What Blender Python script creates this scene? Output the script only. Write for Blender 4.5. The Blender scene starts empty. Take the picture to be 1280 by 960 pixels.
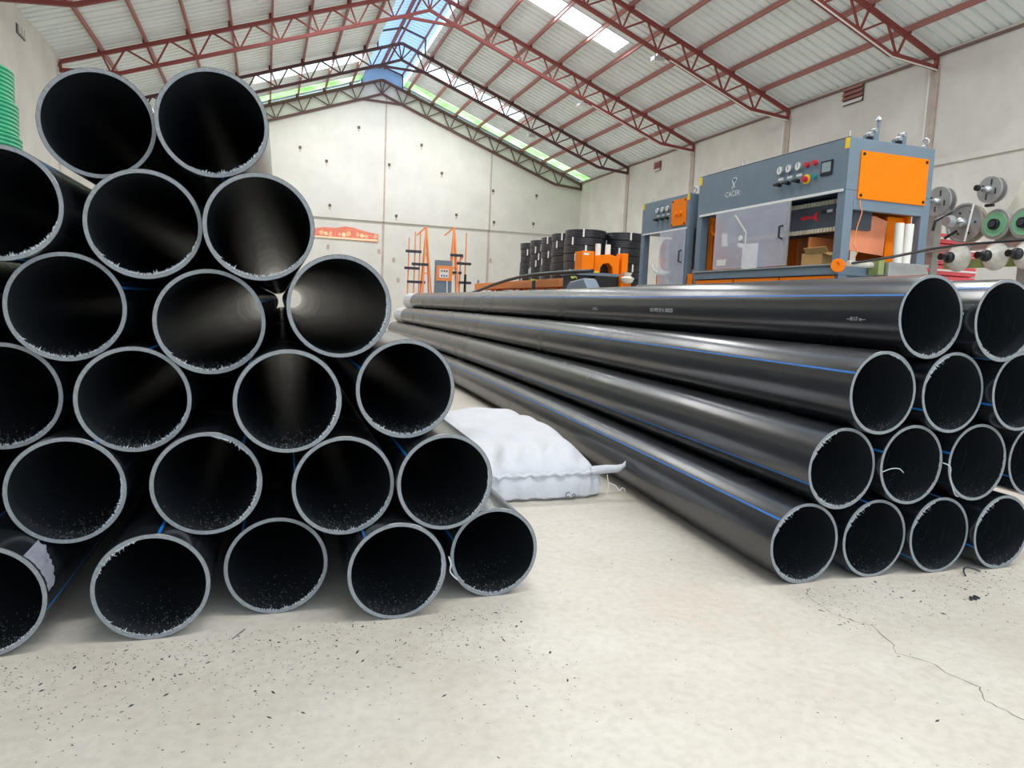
import bpy, bmesh, math, random
from mathutils import Vector, Matrix
rnd = random.Random(7)
SC = bpy.context.scene
COL = SC.collection
PI = math.pi

# ---------------------------------------------------------------- camera, world, lights, exposure
F_PX, YAW, PITCH, ROLL, CAM_H = 900.0, 0.33172, 0.10647, 0.04276, 1.2744
fw = Vector((math.sin(YAW) * math.cos(PITCH), math.cos(YAW) * math.cos(PITCH), -math.sin(PITCH)))
rt = Vector((math.cos(YAW), -math.sin(YAW), 0))
up = rt.cross(fw)
cr, sr = math.cos(ROLL), math.sin(ROLL)
rt2, up2 = cr * rt + sr * up, -sr * rt + cr * up
cam = bpy.data.cameras.new('camera')
cam.sensor_fit = 'HORIZONTAL'
cam.sensor_width = 36.0
cam.lens = 36.0 * F_PX / 1280.0
cam.clip_start = 0.05
cam.clip_end = 300
camo = bpy.data.objects.new('camera', cam)
camo.matrix_world = Matrix(((rt2.x, up2.x, -fw.x, 0), (rt2.y, up2.y, -fw.y, 0), (rt2.z, up2.z, -fw.z, CAM_H), (0, 0, 0, 1)))
COL.objects.link(camo)
SC.camera = camo

wd = bpy.data.worlds.new('sky')
wd.use_nodes = True
bg = wd.node_tree.nodes['Background']
bg.inputs['Color'].default_value = (0.70, 0.86, 1.0, 1)
bg.inputs['Strength'].default_value = 3.4
SC.world = wd

# roof geometry shared by lights and structure
XL, XR, XA = -4.785, 13.0, 4.26
Z_EAVE, Z_TOP = 6.676, 9.90
Y_FRONT, Y_FAR = -2.2, 29.65
TRUSS_Y = [11.81, 16.27, 20.73, 25.19, 29.50]
SLOPE_R = (Z_TOP - Z_EAVE) / (XR - XA)
SLOPE_L = (Z_TOP - Z_EAVE) / (XA - XL)


def roofz(x):
    return Z_TOP - (SLOPE_R * (x - XA) if x > XA else SLOPE_L * (XA - x))


SKY = []                                   # (x0, x1, y0, y1) of the translucent roof sheets
for y0 in (0.2, 9.0, 17.85, 26.0):
    SKY.append((5.34, 9.0, y0, y0 + 0.85))
    SKY.append((-0.45, 3.18, y0, y0 + 0.85))
SKY_POWER = 300.0
for i, (x0, x1, y0, y1) in enumerate(SKY):
    L = bpy.data.lights.new('skylight_daylight', 'AREA')
    L.shape = 'RECTANGLE'
    L.size = abs(x1 - x0) * 1.06
    L.size_y = y1 - y0
    L.energy = SKY_POWER
    L.color = (1.0, 0.985, 0.96)
    o = bpy.data.objects.new('skylight_daylight', L)
    xm = (x0 + x1) / 2
    sl = math.atan(SLOPE_R) if xm > XA else -math.atan(SLOPE_L)
    o.location = (xm, (y0 + y1) / 2, roofz(xm) + 0.09)
    o.rotation_euler = (0, sl, 0)
    COL.objects.link(o)

SC.view_settings.view_transform = 'Standard'
SC.view_settings.look = 'None'
SC.view_settings.exposure = -0.05
SC.view_settings.gamma = 1.0
SC.view_settings.use_curve_mapping = False


# ---------------------------------------------------------------- materials
def lin(r, g, b):
    f = lambda c: (c / 255 / 12.92) if c <= 10 else ((c / 255 + 0.055) / 1.055) ** 2.4
    return (f(r), f(g), f(b), 1)


MATS = {}


def mat(name, col, rough=0.6, metal=0.0, spec=0.5, var=0.0, vscale=6.0, bump=0.0, bscale=40.0, stretch=(1, 1, 1), emit=0.0, alpha=1.0, trans=0.0):
    m = bpy.data.materials.new(name)
    m.use_nodes = True
    nt = m.node_tree
    p = nt.nodes['Principled BSDF']
    p.inputs['Base Color'].default_value = col
    p.inputs['Roughness'].default_value = rough
    p.inputs['Metallic'].default_value = metal
    p.inputs['Specular IOR Level'].default_value = spec
    if alpha < 1:
        p.inputs['Alpha'].default_value = alpha
    if trans:
        p.inputs['Transmission Weight'].default_value = trans
    if emit:
        p.inputs['Emission Color'].default_value = col
        p.inputs['Emission Strength'].default_value = emit
    tc = nt.nodes.new('ShaderNodeTexCoord')
    mp = nt.nodes.new('ShaderNodeMapping')
    mp.inputs['Scale'].default_value = stretch
    nt.links.new(tc.outputs['Object'], mp.inputs['Vector'])
    if var:
        n = nt.nodes.new('ShaderNodeTexNoise')
        n.inputs['Scale'].default_value = vscale
        n.inputs['Detail'].default_value = 6
        n.inputs['Roughness'].default_value = 0.6
        nt.links.new(mp.outputs['Vector'], n.inputs['Vector'])
        cr_ = nt.nodes.new('ShaderNodeValToRGB')
        a = [max(0, c * (1 - var)) for c in col[:3]]
        b = [min(1, c * (1 + var)) for c in col[:3]]
        cr_.color_ramp.elements[0].position = 0.3
        cr_.color_ramp.elements[1].position = 0.7
        cr_.color_ramp.elements[0].color = (*a, 1)
        cr_.color_ramp.elements[1].color = (*b, 1)
        nt.links.new(n.outputs['Fac'], cr_.inputs['Fac'])
        nt.links.new(cr_.outputs['Color'], p.inputs['Base Color'])
    if bump:
        n2 = nt.nodes.new('ShaderNodeTexNoise')
        n2.inputs['Scale'].default_value = bscale
        n2.inputs['Detail'].default_value = 4
        nt.links.new(mp.outputs['Vector'], n2.inputs['Vector'])
        bp = nt.nodes.new('ShaderNodeBump')
        bp.inputs['Strength'].default_value = bump
        bp.inputs['Distance'].default_value = 0.01
        nt.links.new(n2.outputs['Fac'], bp.inputs['Height'])
        nt.links.new(bp.outputs['Normal'], p.inputs['Normal'])
    MATS[name] = m
    return m


def translucent(name, col, mixf=0.75):
    m = bpy.data.materials.new(name)
    m.use_nodes = True
    nt = m.node_tree
    out = nt.nodes['Material Output']
    nt.nodes.remove(nt.nodes['Principled BSDF'])
    t = nt.nodes.new('ShaderNodeBsdfTranslucent')
    t.inputs['Color'].default_value = col
    d = nt.nodes.new('ShaderNodeBsdfDiffuse')
    d.inputs['Color'].default_value = col
    nz = nt.nodes.new('ShaderNodeTexNoise')
    nz.inputs['Scale'].default_value = 2.0
    mx = nt.nodes.new('ShaderNodeMixShader')
    mr = nt.nodes.new('ShaderNodeMapRange')
    mr.inputs['To Min'].default_value = mixf - 0.05
    mr.inputs['To Max'].default_value = mixf + 0.05
    nt.links.new(nz.outputs['Fac'], mr.inputs['Value'])
    nt.links.new(mr.outputs['Result'], mx.inputs['Fac'])
    nt.links.new(d.outputs[0], mx.inputs[1])
    nt.links.new(t.outputs[0], mx.inputs[2])
    nt.links.new(mx.outputs[0], out.inputs['Surface'])
    MATS[name] = m
    return m


def film(name, col, alpha):
    """clear plastic sheet: part transparent, part glossy/diffuse white"""
    m = bpy.data.materials.new(name)
    m.use_nodes = True
    nt = m.node_tree
    p = nt.nodes['Principled BSDF']
    p.inputs['Base Color'].default_value = col
    p.inputs['Roughness'].default_value = 0.38
    p.inputs['Specular IOR Level'].default_value = 0.35
    nz = nt.nodes.new('ShaderNodeTexNoise')
    nz.inputs['Scale'].default_value = 3.0
    mr = nt.nodes.new('ShaderNodeMapRange')
    mr.inputs['To Min'].default_value = alpha - 0.12
    mr.inputs['To Max'].default_value = alpha + 0.12
    nt.links.new(nz.outputs['Fac'], mr.inputs['Value'])
    nt.links.new(mr.outputs['Result'], p.inputs['Alpha'])
    MATS[name] = m
    return m


def floor_mat():
    m = mat('concrete_floor', lin(219, 213, 202), rough=0.62, spec=0.35)
    nt = m.node_tree
    p = nt.nodes['Principled BSDF']
    tc = nt.nodes['Texture Coordinate']
    N = nt.nodes.new
    L = nt.links.new
    n1 = N('ShaderNodeTexNoise'); n1.inputs['Scale'].default_value = 1.3; n1.inputs['Detail'].default_value = 8; n1.inputs['Roughness'].default_value = 0.65
    n2 = N('ShaderNodeTexNoise'); n2.inputs['Scale'].default_value = 26; n2.inputs['Detail'].default_value = 5
    v = N('ShaderNodeTexVoronoi'); v.inputs['Scale'].default_value = 42
    nv = N('ShaderNodeTexNoise'); nv.inputs['Scale'].default_value = 9
    for q in (n1, n2, v, nv):
        L(tc.outputs['Object'], q.inputs['Vector'])
    r1 = N('ShaderNodeValToRGB')
    r1.color_ramp.elements[0].position = 0.32; r1.color_ramp.elements[0].color = lin(198, 187, 173)
    r1.color_ramp.elements[1].position = 0.7; r1.color_ramp.elements[1].color = lin(212, 204, 193)
    L(n1.outputs['Fac'], r1.inputs['Fac'])
    r2 = N('ShaderNodeValToRGB')
    r2.color_ramp.elements[0].position = 0.3; r2.color_ramp.elements[0].color = (0.86, 0.86, 0.86, 1)
    r2.color_ramp.elements[1].position = 0.6; r2.color_ramp.elements[1].color = (1, 1, 1, 1)
    L(n2.outputs['Fac'], r2.inputs['Fac'])
    mx = N('ShaderNodeMixRGB'); mx.blend_type = 'MULTIPLY'; mx.inputs['Fac'].default_value = 0.8
    L(r1.outputs['Color'], mx.inputs['Color1']); L(r2.outputs['Color'], mx.inputs['Color2'])
    r3 = N('ShaderNodeValToRGB')
    r3.color_ramp.elements[0].position = 0.02; r3.color_ramp.elements[0].color = (1, 1, 1, 1)
    r3.color_ramp.elements[1].position = 0.13; r3.color_ramp.elements[1].color = (0, 0, 0, 1)
    L(v.outputs['Distance'], r3.inputs['Fac'])
    r4 = N('ShaderNodeValToRGB')
    r4.color_ramp.elements[0].position = 0.5; r4.color_ramp.elements[0].color = (0, 0, 0, 1)
    r4.color_ramp.elements[1].position = 0.62; r4.color_ramp.elements[1].color = (0.55, 0.55, 0.55, 1)
    L(nv.outputs['Fac'], r4.inputs['Fac'])
    mm = N('ShaderNodeMath'); mm.operation = 'MULTIPLY'
    L(r3.outputs['Color'], mm.inputs[0]); L(r4.outputs['Color'], mm.inputs[1])
    mx2 = N('ShaderNodeMixRGB'); mx2.inputs['Color2'].default_value = lin(140, 132, 122)
    L(mm.outputs[0], mx2.inputs['Fac']); L(mx.outputs['Color'], mx2.inputs['Color1'])
    L(mx2.outputs['Color'], p.inputs['Base Color'])
    b = N('ShaderNodeBump'); b.inputs['Strength'].default_value = 0.12; b.inputs['Distance'].default_value = 0.01
    L(n2.outputs['Fac'], b.inputs['Height']); L(b.outputs['Normal'], p.inputs['Normal'])
    return m


def hdpe_mat(name, ring):
    m = mat(name, (0.011, 0.012, 0.015, 1), rough=0.3, spec=1.0)
    nt = m.node_tree
    p = nt.nodes['Principled BSDF']
    tc = nt.nodes['Texture Coordinate']
    N = nt.nodes.new
    L = nt.links.new
    mp = N('ShaderNodeMapping')
    mp.inputs['Scale'].default_value = (3, 60, 3) if ring else (24, 0.35, 24)
    L(tc.outputs['Object'], mp.inputs['Vector'])
    n = N('ShaderNodeTexNoise'); n.inputs['Scale'].default_value = 1.0; n.inputs['Detail'].default_value = 5
    L(mp.outputs['Vector'], n.inputs['Vector'])
    b = N('ShaderNodeBump'); b.inputs['Strength'].default_value = 0.13 if ring else 0.012; b.inputs['Distance'].default_value = 0.003
    L(n.outputs['Fac'], b.inputs['Height']); L(b.outputs['Normal'], p.inputs['Normal'])
    n2 = N('ShaderNodeTexNoise'); n2.inputs['Scale'].default_value = 1.6; n2.inputs['Detail'].default_value = 4
    L(tc.outputs['Object'], n2.inputs['Vector'])
    r = N('ShaderNodeMapRange'); r.inputs['From Min'].default_value = 0.3; r.inputs['From Max'].default_value = 0.75
    r.inputs['To Min'].default_value = 0.19; r.inputs['To Max'].default_value = 0.30 if not ring else 0.24
    L(n2.outputs['Fac'], r.inputs['Value']); L(r.outputs['Result'], p.inputs['Roughness'])
    # dusty streaks along the pipe
    cr_ = N('ShaderNodeValToRGB')
    cr_.color_ramp.elements[0].position = 0.56; cr_.color_ramp.elements[0].color = (0.022, 0.026, 0.031, 1) if ring else (0.012, 0.014, 0.0175, 1)
    cr_.color_ramp.elements[1].position = 0.82; cr_.color_ramp.elements[1].color = (0.05, 0.05, 0.05, 1)
    L(n.outputs['Fac'], cr_.inputs['Fac']); L(cr_.outputs['Color'], p.inputs['Base Color'])
    return m


floor_mat()
hdpe_mat('black_hdpe', False)
hdpe_mat('black_hdpe_bore', True)
mat('cut_hdpe', lin(126, 128, 130), rough=0.7, var=0.22, vscale=60, bump=0.5, bscale=160)
mat('burr_grey', lin(185, 188, 190), rough=0.5, var=0.2)
mat('chip_grey', lin(112, 118, 124), rough=0.5, var=0.3, vscale=30)  # black plastic chips, their pale gloss put into the colour
mat('chip_black', lin(38, 41, 46), rough=0.45, var=0.4, vscale=50)
mat('stripe_blue', lin(24, 110, 190), rough=0.4, var=0.12, vscale=20)
mat('print_white', lin(225, 228, 230), rough=0.6, var=0.05)
mat('plaster', lin(208, 206, 200), rough=0.9, spec=0.2, var=0.1, vscale=1.1, bump=0.5, bscale=9)
mat('plaster_far', lin(208, 207, 202), rough=0.9, spec=0.2, var=0.06, vscale=1.3, bump=0.35, bscale=14, stretch=(1, 1, 1))
mat('pilaster_brown', lin(178, 164, 154), rough=0.9, var=0.15, vscale=4)
mat('joint_dark', lin(96, 88, 82), rough=0.9, var=0.2)
mat('roof_sheet', lin(236, 246, 246), rough=0.5, metal=0.0, var=0.06, vscale=0.9)
translucent('roof_blue', (0.42, 0.55, 0.70, 1), 0.5)
mat('vent_blue', lin(150, 176, 206), rough=0.6, var=0.05)
mat('steel_red', lin(132, 60, 56), rough=0.55, var=0.22, vscale=5)
mat('purlin_red', lin(158, 104, 98), rough=0.6, var=0.18, vscale=4)
mat('eave_brown', lin(120, 96, 92), rough=0.7, var=0.3, vscale=2)
mat('steel_brown', lin(84, 52, 52), rough=0.6, var=0.2, vscale=5)
mat('white_conduit', lin(226, 224, 220), rough=0.5, var=0.03)
translucent('skylight_white', (0.92, 0.95, 0.97, 1), 0.9)
translucent('skylight_green', (0.5, 0.8, 0.3, 1), 0.85)  # green of trees seen through the clear sheet, put into its colour
nt = MATS['skylight_green'].node_tree
gn = nt.nodes.new('ShaderNodeTexNoise'); gn.inputs['Scale'].default_value = 1.4; gn.inputs['Detail'].default_value = 5
gr = nt.nodes.new('ShaderNodeValToRGB')
gr.color_ramp.elements[0].position = 0.35; gr.color_ramp.elements[0].color = (0.30, 0.55, 0.14, 1)
gr.color_ramp.elements[1].position = 0.65; gr.color_ramp.elements[1].color = (0.74, 0.92, 0.55, 1)
gt = nt.nodes.new('ShaderNodeTexCoord')
nt.links.new(gt.outputs['Object'], gn.inputs['Vector'])
nt.links.new(gn.outputs['Fac'], gr.inputs['Fac'])
for q in nt.nodes:
    if q.type in ('BSDF_TRANSLUCENT', 'BSDF_DIFFUSE'):
        nt.links.new(gr.outputs['Color'], q.inputs['Color'])
mat('machine_grey', lin(116, 132, 146), rough=0.45, var=0.05, vscale=5)
mat('heater_dark', lin(74, 80, 92), rough=0.5, var=0.15, vscale=14)
mat('machine_dark', lin(48, 52, 60), rough=0.5, var=0.1, vscale=8)
mat('machine_orange', lin(255, 130, 0), spec=0.25, rough=0.5, var=0.04, vscale=5)
mat('orange_pale', lin(250, 152, 86), rough=0.5, var=0.08, vscale=5)
mat('machine_yellow', lin(250, 208, 40), rough=0.5, var=0.05)
mat('aluminium', lin(190, 192, 194), rough=0.35, metal=0.7, var=0.08, vscale=10)
mat('steel_spool', lin(170, 170, 168), rough=0.4, metal=0.5, var=0.12, vscale=12)
mat('black_plastic', lin(24, 26, 30), rough=0.4, var=0.1)
mat('screen_grey', lin(150, 165, 170), rough=0.2, var=0.05)
mat('gauge_white', lin(235, 236, 232), rough=0.35, var=0.03)
mat('button_red', lin(205, 45, 55), rough=0.35, var=0.05)
mat('arrow_red', lin(228, 40, 44), rough=0.5, var=0.05)
mat('button_green', lin(20, 140, 140), rough=0.35, var=0.05)
mat('beige_ceramic', lin(214, 204, 178), rough=0.6, var=0.08, vscale=30)
mat('cardboard', lin(190, 150, 95), rough=0.85, var=0.08, vscale=10)
mat('paper_white', lin(235, 232, 222), rough=0.85, var=0.03)
film('clear_film', (0.80, 0.82, 0.95, 1), 0.36)
mat('sack_white', lin(206, 206, 210), rough=0.7, var=0.03, vscale=30, bump=0.9, bscale=13)
mat('coil_black', lin(30, 33, 40), rough=0.4, var=0.2, vscale=6)
mat('coil_green', lin(40, 168, 118), rough=0.4, var=0.12, vscale=6)
mat('spool_green', lin(120, 178, 138), rough=0.6, var=0.08)
mat('bag_red', lin(222, 92, 100), rough=0.7, var=0.12, vscale=12)
mat('spool_cream', lin(222, 216, 200), rough=0.5, var=0.05)
mat('wire_clear', lin(205, 200, 190), rough=0.3, var=0.15, vscale=20)
mat('wood_timber', lin(160, 125, 85), rough=0.8, var=0.2, vscale=8, stretch=(1, 1, 6))
mat('olive_paint', lin(150, 158, 100), rough=0.6, var=0.1)
mat('copper_red', lin(200, 60, 30), rough=0.4, var=0.15)
mat('yellow_string', lin(200, 205, 90), rough=0.7, var=0.05)


# ---------------------------------------------------------------- mesh helpers
class MB:
    def __init__(self):
        self.v = []
        self.f = []

    def add(self, vs, fs):
        k = len(self.v)
        self.v += [tuple(p) for p in vs]
        self.f += [tuple(i + k for i in q) for q in fs]
        return self

    def box(self, x0, x1, y0, y1, z0, z1):
        vs = [(x, y, z) for x in (x0, x1) for y in (y0, y1) for z in (z0, z1)]
        return self.add(vs, [(0, 1, 3, 2), (4, 6, 7, 5), (0, 4, 5, 1), (2, 3, 7, 6), (0, 2, 6, 4), (1, 5, 7, 3)])

    def prism(self, poly, axis, a, b):
        """polygon in the two other axes, extruded along axis from a to b"""
        n = len(poly)
        def pt(p, t):
            return {0: (t, p[0], p[1]), 1: (p[0], t, p[1]), 2: (p[0], p[1], t)}[axis]
        vs = [pt(p, a) for p in poly] + [pt(p, b) for p in poly]
        fs = [tuple(range(n - 1, -1, -1)), tuple(range(n, 2 * n))]
        fs += [(i, (i + 1) % n, n + (i + 1) % n, n + i) for i in range(n)]
        return self.add(vs, fs)

    def tube(self, pts, r, n=10, closed=False, cap=True):
        pts = [Vector(p) for p in pts]
        m = len(pts)
        rs = r if isinstance(r, (list, tuple)) else [r] * m
        vs = []
        prev = None
        for i, p in enumerate(pts):
            if closed:
                d = pts[(i + 1) % m] - pts[i - 1]
            else:
                d = pts[min(i + 1, m - 1)] - pts[max(i - 1, 0)]
            d.normalize()
            if prev is None:
                ref = Vector((0, 0, 1)) if abs(d.z) < 0.9 else Vector((1, 0, 0))
                u = d.cross(ref).normalized()
            else:
                u = (prev - d * prev.dot(d)).normalized()
            prev = u
            w = d.cross(u)
            for k in range(n):
                a = 2 * PI * k / n
                vs.append(p + rs[i] * (math.cos(a) * u + math.sin(a) * w))
        fs = []
        for i in range(m if closed else m - 1):
            j = (i + 1) % m
            for k in range(n):
                fs.append((i * n + k, i * n + (k + 1) % n, j * n + (k + 1) % n, j * n + k))
        if cap and not closed:
            fs.append(tuple(range(n - 1, -1, -1)))
            fs.append(tuple((m - 1) * n + k for k in range(n)))
        return self.add(vs, fs)

    def lathe(self, prof, o, axis, n=24, closed=False):
        """profile of (radius, height) about an axis direction through o"""
        o = Vector(o)
        d = Vector(axis).normalized()
        ref = Vector((0, 0, 1)) if abs(d.z) < 0.9 else Vector((1, 0, 0))
        u = d.cross(ref).normalized()
        w = d.cross(u)
        vs = []
        for r, h in prof:
            for k in range(n):
                a = 2 * PI * k / n
                vs.append(o + h * d + r * (math.cos(a) * u + math.sin(a) * w))
        m = len(prof)
        fs = []
        for i in range(m if closed else m - 1):
            j = (i + 1) % m
            for k in range(n):
                fs.append((i * n + k, i * n + (k + 1) % n, j * n + (k + 1) % n, j * n + k))
        if not closed:
            fs.append(tuple(range(n - 1, -1, -1)))
            fs.append(tuple((m - 1) * n + k for k in range(n)))
        return self.add(vs, fs)

    def cyl(self, o, axis, r, h, n=20):
        b = min(r, abs(h)) * 0.08
        return self.lathe([(r - b, 0), (r, b), (r, h - b), (r - b, h)], o, axis, n)

    def mesh(self, name, m, smooth=False, bevel=0.0, off=None):
        me = bpy.data.meshes.new(name)
        vs = self.v if off is None else [(a - off[0], b - off[1], c - off[2]) for a, b, c in self.v]
        me.from_pydata(vs, [], self.f)
        bm = bmesh.new()
        bm.from_mesh(me)
        bmesh.ops.recalc_face_normals(bm, faces=bm.faces)
        if bevel:
            ed = [e for e in bm.edges if len(e.link_faces) == 2 and e.calc_face_angle(0) > 0.6]
            bmesh.ops.bevel(bm, geom=ed, offset=bevel, segments=2, profile=0.7, affect='EDGES', clamp_overlap=True)
        bm.to_mesh(me)
        bm.free()
        if smooth:
            me.shade_smooth()
            me.set_sharp_from_angle(angle=math.radians(40))
        me.materials.append(MATS[m])
        return me

    def build(self, name, m, parent=None, smooth=False, bevel=0.0, label=None, kind=None):
        off = wloc(parent) if parent else None
        o = bpy.data.objects.new(name, self.mesh(name, m, smooth, bevel, off))
        COL.objects.link(o)
        if parent:
            o.parent = parent
        if label:
            o['label'] = label
        if kind:
            o['kind'] = kind
        return o


def wloc(o):
    v = Vector((0, 0, 0))
    while o:
        v += o.location
        o = o.parent
    return v


def tag(o, label, cat, group=None):
    o['label'] = label
    o['category'] = cat
    if group:
        o['group'] = group
    return o


def thing(name, loc, label, cat, group=None):
    o = bpy.data.objects.new(name, None)
    o.empty_display_size = 0.1
    o.location = loc
    COL.objects.link(o)
    return tag(o, label, cat, group)


def struct(o):
    o['kind'] = 'structure'
    return o


def obj(name, me, parent=None, loc=(0, 0, 0), mtx=None):
    o = bpy.data.objects.new(name, me)
    COL.objects.link(o)
    if parent:
        o.parent = parent
    if mtx is not None:
        o.matrix_local = mtx
    else:
        o.location = loc
    return o


UNIT = {}


def bar(name, p, q, w, h, m, parent, side=(0, 1, 0)):
    """square steel member between two world points, sharing one unit box mesh per material"""
    if m not in UNIT:
        UNIT[m] = MB().box(-.5, .5, -.5, .5, -.5, .5).mesh('bar_' + m, m)
    p, q = Vector(p), Vector(q)
    d = q - p
    L = d.length
    d.normalize()
    s = Vector(side)
    s = (s - d * s.dot(d)).normalized()
    t = d.cross(s)
    c = (p + q) / 2 - (wloc(parent) if parent else Vector((0, 0, 0)))
    M = Matrix(((d.x * L, s.x * w, t.x * h, c.x), (d.y * L, s.y * w, t.y * h, c.y), (d.z * L, s.z * w, t.z * h, c.z), (0, 0, 0, 1)))
    return obj(name, UNIT[m], parent, mtx=M)


def text_mesh(name, body, size, m, extrude=0.0008):
    cu = bpy.data.curves.new(name, 'FONT')
    cu.body = body
    cu.size = size
    cu.extrude = extrude
    cu.align_x = 'CENTER'
    cu.align_y = 'CENTER'
    o = bpy.data.objects.new(name, cu)
    COL.objects.link(o)
    dg = bpy.context.evaluated_depsgraph_get()
    me = bpy.data.meshes.new_from_object(o.evaluated_get(dg))
    bpy.data.objects.remove(o)
    bpy.data.curves.remove(cu)
    me.materials.clear()
    me.materials.append(MATS[m])
    return me


# ---------------------------------------------------------------- the building
f_ = MB()
f_.box(XL - 0.3, XR + 0.3, Y_FRONT - 4, Y_FAR + 0.3, -0.2, 0)
floor = struct(f_.build('floor', 'concrete_floor'))

# crack in the floor: a narrow sunken-looking ribbon following its broken line
crk = [(2.44, 2.66), (2.40, 2.60), (2.373, 2.545), (2.353, 2.399), (2.395, 2.307), (2.433, 2.258), (2.382, 2.113), (2.33, 2.029), (2.397, 1.935), (2.385, 1.84), (2.419, 1.756), (2.346, 1.678), (2.351, 1.631), (2.36, 1.555), (2.37, 1.4), (2.33, 1.25)]
fine = []
for i in range(len(crk) - 1):
    for t in (0, .25, .5, .75):
        a, b = crk[i], crk[i + 1]
        fine.append((a[0] + (b[0] - a[0]) * t + rnd.uniform(-.006, .006), a[1] + (b[1] - a[1]) * t + rnd.uniform(-.006, .006)))
mb = MB()
vs = []
for i, (x, y) in enumerate(fine):
    w = rnd.uniform(0.0007, 0.0022)
    a = fine[min(i + 1, len(fine) - 1)]
    b = fine[max(i - 1, 0)]
    d = Vector((a[0] - b[0], a[1] - b[1])).normalized()
    vs += [(x - d.y * w, y + d.x * w, 0.0006), (x + d.y * w, y - d.x * w, 0.0006)]
mb.add(vs, [(2 * i, 2 * i + 1, 2 * i + 3, 2 * i + 2) for i in range(len(fine) - 1)])
mb.build('floor_crack', 'joint_dark', floor)

# right wall with pilasters, ledge beam, conduit and vents
w_ = MB()
w_.box(XR, XR + 0.25, Y_FRONT, Y_FAR, 0, 6.85)
wall_r = struct(w_.build('wall_right', 'plaster'))
MB().box(XR - 0.06, XR, Y_FRONT, TRUSS_Y[0] - 0.1, 4.52, 4.64).build('ledge_beam', 'plaster', wall_r, bevel=0.01)
w_ = MB()
w_.box(XL - 0.25, XL, Y_FRONT, Y_FAR, 0, 6.85)
wall_l = struct(w_.build('wall_left', 'plaster'))
for y in TRUSS_Y[:4]:
    MB().box(XR - 0.035, XR, y - 0.07, y + 0.07, 0, 6.55).build('pilaster', 'pilaster_brown', wall_r)
    MB().tube([(XR - 0.05, y + 0.14, 0), (XR - 0.05, y + 0.14, 6.5)], 0.02, 8).build('conduit', 'white_conduit', wall_r, smooth=True)
    MB().box(XL, XL + 0.03, y - 0.09, y + 0.09, 0, 6.55).build('pilaster', 'plaster', wall_l)
# louvred vents under the eave of the right wall, a block vent on the left wall
for yc, zc, hw, hh in ((14.05, 6.56, 0.3, 0.21), (22.98, 6.40, 0.2, 0.16)):
    v = MB().box(XR - 0.03, XR + 0.02, yc - hw, yc + hw, zc - hh, zc + hh).build('vent_recess', 'joint_dark', wall_r)
    for k in range(4):
        z = zc - hh + (k + 0.5) * hh / 2
        MB().prism([(XR - 0.09, z - 0.05), (XR - 0.07, z - 0.05), (XR - 0.03, z + 0.03), (XR - 0.05, z + 0.03)], 1, yc - hw, yc + hw).build('louvre', 'purlin_red' if k else 'white_conduit', v)
v = MB().box(XL - 0.01, XL + 0.015, 17.6, 18.15, 6.33, 6.52).build('vent_recess', 'joint_dark', wall_l)
for k in range(3):
    MB().box(XL, XL + 0.05, 17.66 + k * 0.16, 17.76 + k * 0.16, 6.35, 6.5).build('vent_block', 'plaster_far', v)
MB().box(XL, XL + 0.06, 9.9, 10.0, 2.95, 3.1).build('switch_box', 'joint_dark', wall_l)

# unseen front wall added behind the camera, its doorway sized to limit sky fill
w_ = MB()
DX0, DX1, DZ = -2.6, 7.0, 4.2
w_.box(XL, DX0, Y_FRONT - 0.25, Y_FRONT, 0, 6.80)
w_.box(DX1, XR, Y_FRONT - 0.25, Y_FRONT, 0, 6.80)
w_.box(DX0, DX1, Y_FRONT - 0.25, Y_FRONT, DZ, 6.80)
w_.prism([(XL, 6.80), (XR, 6.80), (XA, 10.0)], 1, Y_FRONT - 0.25, Y_FRONT)
struct(w_.build('wall_front_unseen', 'plaster'))

# far wall: upper part proud of the lower part, gable top, joints and tie holes
w_ = MB()
w_.prism([(XL, 4.46), (XR, 4.46), (XR, 6.80), (XA, 10.0), (XL, 6.80)], 1, Y_FAR - 0.06, Y_FAR + 0.2)
wall_f = struct(w_.build('wall_far', 'plaster_far'))
MB().box(XL, XR, Y_FAR + 0.01, Y_FAR + 0.2, 0, 4.46).build('lower_wall', 'plaster_far', wall_f)
for x in (-0.1, 4.45, 8.88):
    MB().box(x - 0.03, x + 0.03, Y_FAR - 0.068, Y_FAR - 0.06, 4.46, roofz(x) - 0.55).build('joint', 'pilaster_brown', wall_f)
    MB().box(x - 0.04, x + 0.04, Y_FAR - 0.01, Y_FAR + 0.01, 0, 4.45).build('joint', 'pilaster_brown', wall_f)
holes = [(2.19, 6.59), (4.62, 6.70), (6.77, 6.58), (2.34, 4.92), (7.44, 4.96), (10.94, 6.05), (10.85, 4.86), (8.99, 6.08), (9.08, 4.79), (4.95, 4.72), (0.0, 6.6), (1.2, 7.0), (5.9, 7.6), (3.4, 8.0)]
for x, z in holes:
    MB().box(x - 0.05, x + 0.05, Y_FAR - 0.075, Y_FAR - 0.05, z - 0.05, z + 0.06).build('tie_hole', 'joint_dark', wall_f)
    MB().box(x - 0.02, x + 0.02, Y_FAR - 0.072, Y_FAR - 0.05, z - 0.16, z - 0.05).build('rust_streak', 'pilaster_brown', wall_f)
for x, z in [(2.3, 3.35), (4.3, 3.3), (5.1, 2.2), (9.01, 3.22), (6.2, 3.3), (10.9, 3.3), (4.9, 3.0)]:
    MB().box(x - 0.05, x + 0.05, Y_FAR - 0.012, Y_FAR + 0.02, z - 0.1, z + 0.06).build('tie_hole', 'pilaster_brown', wall_f)

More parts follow.
